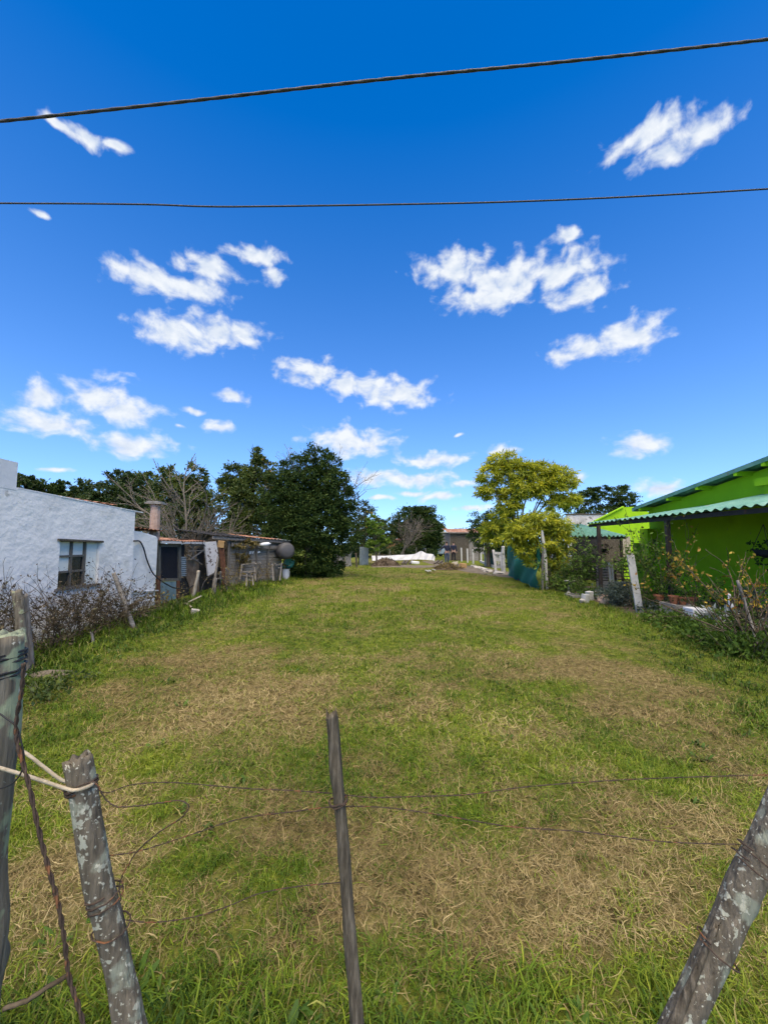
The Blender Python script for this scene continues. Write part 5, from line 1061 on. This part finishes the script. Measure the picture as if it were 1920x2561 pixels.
# ------------------------------------------------------------------ lime green house on the right
XW2, XV = 8.8, 8.42
v0, v1 = XP(1597, 1265, XV), XP(1918, 1143, XV); rs = (v1.z - v0.z) / (v1.y - v0.y); rz_ = lambda y: v0.z + rs * (y - v0.y)
GH = thing('green_house', (XW2 + 2, 8, 0), 'lime green house with a sloping teal roof and corrugated awning', 'house')
Ye = XP(1622, 1300, XW2).y; Yn = 2.5
m = MB(); m.prism([(XW2, Yn, -.1), (XW2, Ye, -.1), (XW2, Ye, rz_(Ye) - .10), (XW2, Yn, rz_(Yn) - .10)], (.25, 0, 0)); m.build('wall', 'lime', GH)
m = MB(); m.prism([(XW2 + .25, Ye - .22, -.1), (XW2 + 5, Ye - .22, -.1), (XW2 + 5, Ye - .22, rz_(Ye) - .1), (XW2 + .25, Ye - .22, rz_(Ye) - .1)], (0, .2, 0)); m.build('end_wall', 'lime', GH)
m = MB(); m.box((XW2 - .16, Ye - .20, (rz_(Ye) - .75) / 2), (.34, .40, rz_(Ye) - .75)); m.build('corner_pilaster', 'lime', GH)
yq = XP(1914, 1200, XW2).y; m = MB(); m.box((XW2 - .06, yq - .35, (rz_(yq) - .2) / 2 + .6), (.16, .5, rz_(yq) - 1.4)); m.build('street_pilaster', 'lime', GH)
m = MB(); m.box((XW2 - .10, yq - .28, rz_(yq) - .42), (.26, .66, .18)); m.build('bracket', 'lime', GH)
m = MB(); m.corr((XV, v0.y + .25, rz_(v0.y + .25)), (0, Yn - v0.y - .25, rs * (Yn - v0.y - .25)), (5.6, 0, 0), 26, .022, rows=4); ro = m.build('roof', 'teal_roof', GH)
m = MB(); m.bar((XV - .012, v0.y + .25, rz_(v0.y + .25) - .035), (XV - .012, Yn, rz_(Yn) - .035), .02, .10, up=(0, 0, 1)); m.build('verge_trim', 'teal_roof', ro)
for x, y in ((1602, 1275), (1671, 1240), (1745, 1213), (1842, 1177), (1912, 1152)):
    p = XP(x, y, XV + .05); m = MB(); m.box((XV + .3, p.y, rz_(p.y) - .105), (.62, .09, .11)); m.build('purlin', 'lime', GH)
m = MB(); m.bar((XV - .02, v0.y + .30, rz_(v0.y) - .10), (XV + 4, v0.y + .30, rz_(v0.y) - .12), .12, .12); m.build('gutter', 'teal_roof', ro)
# awning along the wall
XA = 6.5; e0, e1 = XP(1615, 1294, XA), XP(1920, 1263, XA); es = (e1.z - e0.z) / (e1.y - e0.y); ez = lambda y: e0.z + es * (y - e0.y)
w0, w1 = XP(1625, 1291, XW2), XP(1912, 1238, XW2); ws = (w1.z - w0.z) / (w1.y - w0.y); wz = lambda y: w0.z + ws * (y - w0.y)
AW = bpy.data.objects.new('awning', None); col.objects.link(AW); AW.parent = GH; ROOT[AW.name] = ROOT[GH.name]
yy = [12.9, 11.2, 9.4, 7.6, 5.8, 4.0]
for i in range(5):
    a, c = yy[i], yy[i + 1] - .06; m = MB(); q = Vector((XA, a, ez(a))); m.corr(q + Vector((0, 0, .004 * i)), Vector((XW2 - .01 - XA, 0, wz(a) - ez(a))), Vector((0, c - a, ez(c) - ez(a))), 8, .026, rows=3, seg=8); m.build('roof_sheet', 'teal_roof', AW)
m = MB(); m.bar((XA + .12, 12.9, ez(12.9) - .07), (XA + .12, 4, ez(4) - .07), .06, .09); m.build('beam', 'dark_metal', AW)
for y in (12.8, 10.6, 8.6, 6.6): m = MB(); m.bar((XA + .14, y, ez(y) - .06), (XW2, y, wz(y) - .07), .05, .07); m.build('rafter', 'dark_metal', AW)
for x, y in ((6.42, 12.0), (6.62, 9.36), (6.6, 5.6)):
    m = MB(); m.bar((x, y, -.05), (x, y, ez(y) - .1), .085, .085, up=(1, 0, 0)); m.build('post', 'dark_metal', AW)
# lower annex with its own awning
AN = thing('green_annex', (9, 17.5, 0), 'lower lime green annex with a teal awning beyond the green house', 'house')
Ya = 18.0; q = lambda x, y: D(x, y, Ya)
pts = [q(1450, 1340), q(1484, 1305), q(1556, 1269), q(1592, 1267), q(1640, 1290)]
m = MB(); m.prism([(pts[0].x, Ya, -.05)] + [(p.x, Ya, p.z) for p in pts] + [(pts[-1].x, Ya, -.05)], (0, .25, 0)); m.build('gable_wall', 'lime', AN)
m = MB(); m.bar(pts[1] + Vector((0, -.05, .03)), pts[2] + Vector((0, -.05, .03)), .12, .05, up=(0, 0, 1)); m.build('coping', 'lime', AN)
m = MB(); m.box((q(1520, 1360).x, Ya - .06, 1.0), (.9, .08, 2.0)); m.build('door', 'wood_dark', AN); m = MB(); m.box((q(1470, 1360).x, Ya - .05, 1.0), (1.5, .06, 2.0)); m.build('interior_shade_panel', 'tar', AN)  # black panel before the gable stands for the shaded interior below the awning
f0, f1 = D(1410, 1341, 14.3), D(1568, 1339, 14.3); zb = D(1490, 1312, 17.6).z
for i in range(3):
    a = f0.x + (f1.x - f0.x) * i / 3; c = f0.x + (f1.x - f0.x) * (i + 1) / 3 - .02; m = MB(); m.corr((a, 14.3, f0.z), (0, 3.3, zb - f0.z), (c - a, 0, 0), 5, .03, rows=3, seg=8); m.v = [tuple(v) for v in m.v]; m.build('awning_sheet', 'teal_roof', AN)
m = MB(); m.bar((f0.x, 14.42, f0.z - .08), (f1.x, 14.42, f1.z - .08), .06, .10); m.build('awning_beam', 'dark_metal', AN)
for x in (f0.x + .12, f1.x - .15): m = MB(); m.bar((x, 14.45, -.05), (x, 14.45, f0.z - .08), .07, .07, up=(1, 0, 0)); m.build('awning_post', 'dark_metal', AN)
m = MB(); a = D(1556, 1350, 16.8); c = D(1575, 1350, 16.8); m.prism([(a.x, 16.8, .9), (c.x, 16.8, .9), (c.x, 16.8, 1.85), (a.x, 16.8, 1.85)], (0, .03, 0)); m.build('tan_curtain', 'wood_pale', AN)
m = MB(); a = D(1601, 1500, 12.5); m.bar((a.x, 12.5, -.05), (a.x - .02, 12.5, D(1600, 1358, 12.5).z), .16, .14, up=(0, 1, 0)); props(m.build('painted_post', 'lime_old', loc=(a.x, 12.5, 0)), 'yellow-green painted post behind the leaning concrete post', 'post')
# stained wall and white shed seen over the garden
SW = thing('stained_wall', (D(1460, 1300, 27).x, 27, 0), 'grey stained parapet wall behind the annex', 'wall'); a, c = D(1418, 1300, 27), D(1512, 1300, 27); zt2 = D(1450, 1288, 27).z
m = MB(); m.prism([(a.x, 27, -.05), (c.x, 27, -.05), (c.x, 27, zt2 + .02), (a.x, 27, zt2)], (0, .2, 0)); m.build('face', 'stain_wall', SW); m = MB(); m.bar((a.x - .05, 27.1, zt2 + .05), (c.x + .05, 27.1, zt2 + .07), .3, .08); m.build('coping', 'wood_dark', SW)
# railing, grey panel and white boards below the annex awning
Yr = 13.0
RL = thing('garden_railing', (D(1500, 1480, Yr).x, Yr, 0), 'dark garden railing with a grey ribbed panel and two white boards', 'railing')
for k, y in enumerate((1404, 1413, 1422, 1431, 1440, 1449)):
    m = MB(); m.bar(D(1428, y + 1, Yr + .4), D(1490, y, Yr), .03, .03); m.build('rail', 'dark_metal', RL); m = MB(); m.bar(D(1534, y, Yr), D(1582, y + 2, Yr - .3), .03, .03); m.build('rail', 'dark_metal', RL)
for x in (1430, 1453, 1490, 1536, 1580): a = D(x, 1400, Yr + (.4 if x < 1440 else 0)); m = MB(); m.bar((a.x, a.y, -.05), a, .045, .045, up=(1, 0, 0)); m.build('upright', 'dark_metal', RL)
a, c = D(1492, 1459, Yr - .08), D(1521, 1459, Yr - .08); m = MB(); m.corr((a.x, a.y, a.z), (c.x - a.x, 0, 0), (0, 0, D(1492, 1404, Yr).z - a.z), 8, .012, rows=2); m.build('ribbed_panel', 'wood_grey', RL)
for x, w in ((1523, .055), (1530, .04)): m = MB(); m.bar(D(x + 3, 1459, Yr - .1), D(x - 1, 1406, Yr - .1), w, .03, up=(0, 1, 0)); m.build('white_board', 'white_paint', RL)
a, c = D(1496, 1464, Yr - .3), D(1580, 1462, Yr - .3); m = MB(); m.bar((a.x, a.y, .18), (c.x, c.y, .18), .25, .36); m.build('plinth', 'concrete', RL)
# concrete post leaning at the lot corner
t, e = D(1576, 1388, 9.0), D(1603, 1549, 9.0); CPo = thing('concrete_post', (e.x, 9.0, 0), 'leaning pale concrete post at the garden edge', 'post')
ax = (t - e).normalized(); sd = Vector((1, 0, 0)); fr = Vector((-.35, -.94, 0)); e2 = e - ax * .08
m = MB(); m.prism([e2 - sd * .085, e2 + sd * .075 + fr * .03, e2 + sd * .085 - fr * .10, e2 - sd * .075 - fr * .12], t - e2); m.build('shaft', 'concrete_post', CPo, bevel=.012)
m = MB(); m.prism([t - sd * .06 + fr * .01 - ax * .01, t + sd * .055 + fr * .02 - ax * .01, t + sd * .05 - fr * .08 - ax * .01, t - sd * .05 - fr * .08 - ax * .01], ax * .05); m.build('broken_tip', 'concrete', CPo)
# planters, pots, boxes
def pot(px, py, Y, r, h, mat, label, seed, plant='leaf_garden', n=90, size=.07, spread=1.0, up=.35):
    c = D(px, py, Y); c.z = max(c.z, 0); o = thing('flower_pot', c, label, 'flower pot', 'potted plants along the green wall'); m = MB(); m.lathe(c, [(r * .62, 0), (r * .9, h * .8), (r, h * .82), (r * 1.02, h), (r * .9, h), (r * .86, h * .9)], 14); m.build('pot', mat, o, smooth=False)
    if n: pl_ = crown('plant', plant, o, [(c.x, c.y, c.z + h + up * .5, r * 1.5 * spread, r * 1.5 * spread, up * .55)], n, size, .4, seed, per=8, fill=.6); pl_['kind'] = 'stuff'
    return o
def trough(x0, x1, ytop, ybot, Y, label, mat='concrete', name='planter_trough'):
    a, c = D(x0, ybot, Y), D(x1, ybot, Y); zt3 = D((x0 + x1) / 2, ytop, Y).z; o = thing(name, (a.x, Y, 0), label, 'planter'); w = c.x - a.x
    m = MB(); m.prism([(a.x, Y, -.02), (c.x, Y - .05, -.02), (c.x, Y - .05, zt3), (a.x, Y, zt3)], (.05, .07, 0)); m.build('front', mat, o); m = MB(); m.prism([(a.x, Y + .5, -.02), (c.x, Y + .45, -.02), (c.x, Y + .45, zt3), (a.x, Y + .5, zt3)], (.05, .06, 0)); m.build('back', mat, o)
    for xx in (a.x + .02, c.x - .04): m = MB(); m.box((xx + .03, Y + .27, zt3 / 2), (.06, .42, zt3)); m.build('end', mat, o)
    m = MB(); m.box(((a.x + c.x) / 2 + .03, Y + .26, zt3 - .08), (w - .12, .40, .06)); m.build('earth', 'soil', o); return o, zt3
tr, tz = trough(1692, 1742, 1514, 1556, 8.2, 'raised concrete trough under the row of terracotta pots')
tr2, tz2 = trough(1824, 1990, 1560, 1612, 6.6, 'long low concrete trough behind the rose bush at the right edge')
tr3, tz3 = trough(1430, 1474, 1490, 1506, 11.6, 'low weathered concrete trough left of the dark awning post')
pot(1648, 1510, 9.0, .11, .2, 'terracotta', 'leftmost terracotta pot, slim, behind the dark awning post', 201, n=60)
pot(1684, 1510, 8.5, .10, .17, 'terracotta', 'second terracotta pot from the left over the concrete trough', 202, n=60)
pot(1706, 1512, 8.45, .09, .16, 'terracotta', 'third terracotta pot from the left over the concrete trough', 203, n=70)
pot(1732, 1518, 8.4, .10, .20, 'terracotta', 'tilted orange terracotta pot above the white box', 204, n=80)
pot(1775, 1528, 8.0, .14, .18, 'tar', 'black pot with dark foliage behind the silver plant', 205, n=220, spread=1.5, up=.45)
pot(1850, 1555, 6.9, .15, .2, 'tar', 'black pot with reddish plant on the long trough', 206, 'leaf_rusty', n=150)
pot(1885, 1552, 6.8, .13, .2, 'tar', 'black pot with pale wiry plant on the long trough', 207, 'leaf_sage', n=140)
a, c = D(1734, 1566, 7.6), D(1768, 1566, 7.6); zt4 = D(1750, 1523, 7.6).z; WBx = thing('white_box', (a.x, 7.6, 0), 'white box with dark smudges beside the silver-leaved plant', 'box')
m = MB(); m.prism([(a.x, 7.6, .0), (c.x, 7.56, .0), (c.x, 7.56, zt4), (a.x, 7.6, zt4)], (.03, .3, 0)); m.build('body', 'white_plastic', WBx, bevel=.01)
for x, z in ((1743, 1535), (1752, 1544), (1740, 1552)): p = D(x, z, 7.59); m = MB(); m.box(p + Vector((0, -.012, 0)), (.06, .006, .025), (0, .3, 0)); m.build('dark_mark', 'grey_plastic', WBx)
c = G(1847, 1603); m = MB(); m.lathe((c.x, c.y, 0), [(.10, 0), (.13, .22), (.14, .23), (.125, .23), (.10, .03)], 14); props(m.build('red_bucket', 'red_plastic', loc=(c.x, c.y, 0)), 'red plastic bucket under the rose bush', 'bucket')
# small white bird ornament
c = D(1832, 1528, 7.4); BO = thing('bird_ornament', (c.x, 7.4, c.z), 'small white garden bird ornament near the trough', 'ornament')
m = MB(); m.tube(bez([c + Vector((.0, 0, 0)), c + Vector((-.03, 0, .10)), c + Vector((-.06, 0, .20)), c + Vector((-.05, 0, .28)), c + Vector((-.09, 0, .31))], 5), [.02, .03, .04, .045, .045, .04, .035, .03, .026, .022, .02, .02, .02, .022, .026, .026, .024, .02, .014, .008, .004], 8); m.build('body', 'white_plastic', BO, smooth=True)
m = MB(); m.bar((c.x, 7.4, -.02), (c.x, 7.4, c.z + .02), .02); m.build('stake', 'dark_metal', BO)
# loose blocks and stones along the bed
for i, (x, y, sx, sz, mt, lb_) in enumerate(((1463, 1503, .14, .24, 'concrete_post', 'upright chipped pale block, left of two, below the railing'), (1474, 1497, .15, .26, 'concrete_post', 'taller chipped pale block, right of two, below the railing'))):
    g = G(x, y + 4); m = MB(); m.box((g.x, g.y, sz / 2 - .02), (sx, .15, sz), (.04, .12 - .2 * i, .3)); props(m.build('broken_block', mt, loc=(g.x, g.y, 0), bevel=.01), lb_, 'block', 'blocks at the garden edge')
for i, (x, y, w, lb_) in enumerate(((1488, 1496, .2, 'rounded pale stone at the foot of the dark awning post'), (1508, 1503, .16, 'pinkish stone between awning post and sage bush, upper'), (1513, 1511, .13, 'pinkish stone between awning post and sage bush, lower'), (1455, 1508, .08, 'tiny white stone before the low weathered trough'), (1421, 1489, .07, 'tiny pale stone near the white pole foot'))):
    g = G(x, y); rock('garden_stone', (g.x, g.y, .06), (w, w * .8, w * .75), 'stone' if i in (0, 3, 4) else 'brick_pink', lb_, 'stone', 90 + i, 'stones at the garden edge')
c = D(1425, 1480, 12.6); m = MB(); m.lathe((c.x, 12.6, 0), [(.09, 0), (.07, .1), (.06, .3), (.14, .36), (.17, .41), (.14, .39)], 14); props(m.build('bird_bath', 'concrete', loc=(c.x, 12.6, 0)), 'small grey concrete bird bath left of the low trough', 'bird bath')
# hanging baskets
def basket(px, py, Y, r, label, leaf, seed):
    c = D(px, py, Y); o = thing('hanging_basket', c, label, 'hanging basket', 'hanging baskets under the awnings'); m = MB(); m.lathe(c, [(.03, -r * .8), (r * .7, -r * .5), (r, 0), (r * .9, 0)], 12); m.build('bowl', 'tar', o)
    for k in range(3): m = MB(); a = k * 2.1; m.tube([c + Vector((math.cos(a) * r, math.sin(a) * r, 0)), c + Vector((0, 0, .5))], .006, 4); m.build('cord', 'dark_metal', o)
    pl_ = crown('plant', leaf, o, [(c.x, c.y, c.z + .05, r * 1.5, r * 1.5, r * .9), (c.x, c.y, c.z - r, r * 1.2, r * 1.2, r)], 220, .07, .5, seed, per=10); pl_['kind'] = 'stuff'
basket(1505, 1372, 13.4, .17, 'hanging basket with dull reddish plant under the annex awning', 'leaf_rusty', 301)
basket(1912, 1375, 7.9, .2, 'black hanging basket under the main awning at the right edge', 'leaf_deep', 302)
# garden planting
GPn = 'garden shrubs along the green house'
stem_shrub('vine_shrub', (D(1400, 1480, 13.2).x, 13.2, 0), 26, 1.5, 1.0, 'stem_green', 'leaf_garden', 2600, .085, 'leafy green shrub tangled at the white pole', 'shrub', 401, GPn, r=.01, line=(D(1455, 1480, 13.4).x, 13.4, 0), asp=.55)
stem_shrub('sage_bush', (D(1545, 1530, 10.2).x, 10.2, 0), 34, .62, .9, 'stem_green', 'leaf_sage', 2200, .06, 'rounded grey-green sage bush left of the leaning concrete post', 'bush', 402, GPn, r=.007, asp=.4)
stem_shrub('sage_bush', (D(1512, 1500, 11.2).x, 11.2, 0), 14, .45, .8, 'stem_green', 'leaf_sage', 600, .06, 'small pale sage bush beside the awning post stones', 'bush', 403, GPn, r=.006, asp=.4)
stem_shrub('rose_bush', (D(1597, 1530, 9.7).x, 9.7, 0), 6, 2.0, .5, 'stem_green', 'leaf_garden', 620, .07, 'tall rose climbing behind the leaning concrete post', 'rose bush', 404, GPn, r=.012, bare=.45, grav=0)
stem_shrub('rose_bush', (D(1640, 1540, 9.2).x, 9.2, 0), 4, 1.9, .5, 'stem_green', 'leaf_gold', 160, .07, 'rose with golden leaves around the dark awning post', 'rose bush', 405, GPn, r=.011, bare=.3, grav=0)
stem_shrub('rose_bush', (D(1668, 1530, 9.0).x, 9.0, 0), 6, 1.8, .6, 'stem_green', 'leaf_garden', 620, .075, 'dark green rose to the right of the awning post', 'rose bush', 406, GPn, r=.011, bare=.25, grav=0)
stem_shrub('rose_bush', (D(1738, 1550, 8.3).x, 8.3, 0), 2, 1.2, .4, 'twig', 'leaf_gold', 60, .07, 'single-stemmed rose with pale orange leaves above the white box', 'rose bush', 407, GPn, r=.009, bare=.6, grav=0)
stem_shrub('rose_bush', (D(1810, 1590, 6.9).x, 6.9, 0), 5, 1.4, .8, 'twig', 'leaf_gold', 180, .06, 'sparse rose with yellow leaves right of the silver plant', 'rose bush', 408, GPn, r=.012, bare=.55, grav=0)
stem_shrub('rose_bush', (D(1895, 1640, 5.7).x, 5.7, 0), 11, 1.3, 1.0, 'twig', 'leaf_gold', 300, .05, 'large twiggy rose bush with yellow leaves at the right edge', 'rose bush', 409, GPn, r=.014, bare=.5, grav=0, depth=2)
m = MB(); a, c = G(1906, 1648), D(1843, 1452, 5.9); m.tube(bez([Vector((a.x, a.y, -.03)), D(1870, 1535, 5.9), c], 5), .020, 7); props(m.build('garden_stake', 'wood_grey', loc=(a.x, a.y, 0), smooth=True), 'thick bare stake slanting through the right-edge rose bush', 'stake')
for i, (x, y, Y, w, h, mt, n, lb_) in enumerate(((1665, 1560, 7.9, .42, .30, 'leaf_garden', 1100, 'low leafy clump right of the leaning concrete post'), (1720, 1580, 7.2, .50, .34, 'leaf_garden', 1700, 'broad green clump below the concrete trough'), (1790, 1625, 6.2, .50, .38, 'leaf_garden', 1800, 'green clump below the silver-leaved plant'), (1870, 1650, 5.6, .48, .36, 'leaf_garden', 1700, 'green clump at the foot of the right-edge rose bush'), (1690, 1530, 8.7, .4, .5, 'leaf_deep', 600, 'dark leafy plants behind the terracotta pots'), (1640, 1535, 8.9, .34, .34, 'leaf_sage', 420, 'grey-leaved clump between concrete post and trough'), (1925, 1600, 5.9, .5, .6, 'leaf_deep', 700, 'dark foliage at the right edge behind the rose'), (1620, 1530, 9.3, .34, .55, 'leaf_garden', 900, 'bushy green plant right behind the leaning concrete post'), (1480, 1500, 11.4, .34, .34, 'leaf_garden', 600, 'small green plant in front of the dark awning post'), (1760, 1540, 7.9, .36, .55, 'leaf_deep', 700, 'dark bushy plant over the white box'), (1440, 1480, 12.2, .4, .6, 'leaf_garden', 800, 'green bush behind the low weathered trough'), (1850, 1590, 6.5, .42, .5, 'leaf_garden', 800, 'leafy green plant above the red bucket'), (1400, 1478, 13.6, .4, .7, 'leaf_mid', 900, 'lighter green bush at the foot of the white pole'))):
    c = D(x, y, Y); c.z = 0; o = thing('garden_plant', c, lb_, 'plant', GPn); m = MB(); rgp = random.Random(i)
    for _ in range(9): m.tube([c + Vector((rgp.gauss(0, w * .2), rgp.gauss(0, w * .2), -.02)), c + Vector((rgp.gauss(0, w * .4), rgp.gauss(0, w * .4), h * .9))], .006, 4)
    m.build('stems', 'stem_green', o)
    crown('foliage', mt, o, [(c.x, c.y, h * .4, w, w, h * .6), (c.x + w * .3, c.y - w * .2, h * .35, w * .6, w * .6, h * .6)], n, .065, .5, 500 + i, per=14, fill=.5)
c = D(1795, 1600, 6.9); c.z = 0; o = thing('silver_plant', c, 'silvery white-leaved plant beside the white box', 'plant', GPn); z0 = D(1795, 1550, 6.9).z
m = MB()
for k in range(8): m.tube([c + Vector((0, 0, -.02)), c + Vector((random.Random(k).uniform(-.2, .2), 0, z0))], .008, 4)
m.build('stems', 'stem_green', o); crown('foliage', 'leaf_silver', o, [(c.x - .02, c.y, z0, .22, .2, .14), (c.x + .12, c.y, z0 + .12, .16, .14, .10), (c.x - .12, c.y - .05, z0 - .14, .14, .1, .08)], 420, .12, .22, 77, per=14)
# trailing weeds: small leafy heaps on the left strip by the lean-to
for i, (x, y, w, lb_) in enumerate(((430, 1520, .35, 'leafy green weeds at the foot of the blue metal panel'), (470, 1515, .4, 'broad-leaved weeds before the lean-to debris'), (100, 1745, .28, 'leafy weeds in the grass near the thick left post'), (150, 1715, .3, 'leafy weeds beside the flat pale stone'), (355, 1545, .3, 'leafy weeds below the white wing wall'))):
    c = G(x, y); o = thing('weed_clump', c, lb_, 'weeds', 'weed clumps on the left strip'); m = MB(); rgp = random.Random(i)
    for _ in range(7): m.tube([c + Vector((rgp.gauss(0, w * .2), rgp.gauss(0, w * .2), -.02)), c + Vector((rgp.gauss(0, w * .4), rgp.gauss(0, w * .4), .15))], .004, 4)
    m.build('stems', 'stem_green', o); crown('foliage', 'leaf_mid', o, [(c.x, c.y, .05, w, w * .8, .11)], 420, .075 if i < 2 else .045, .55, 600 + i, per=12, fill=.6)
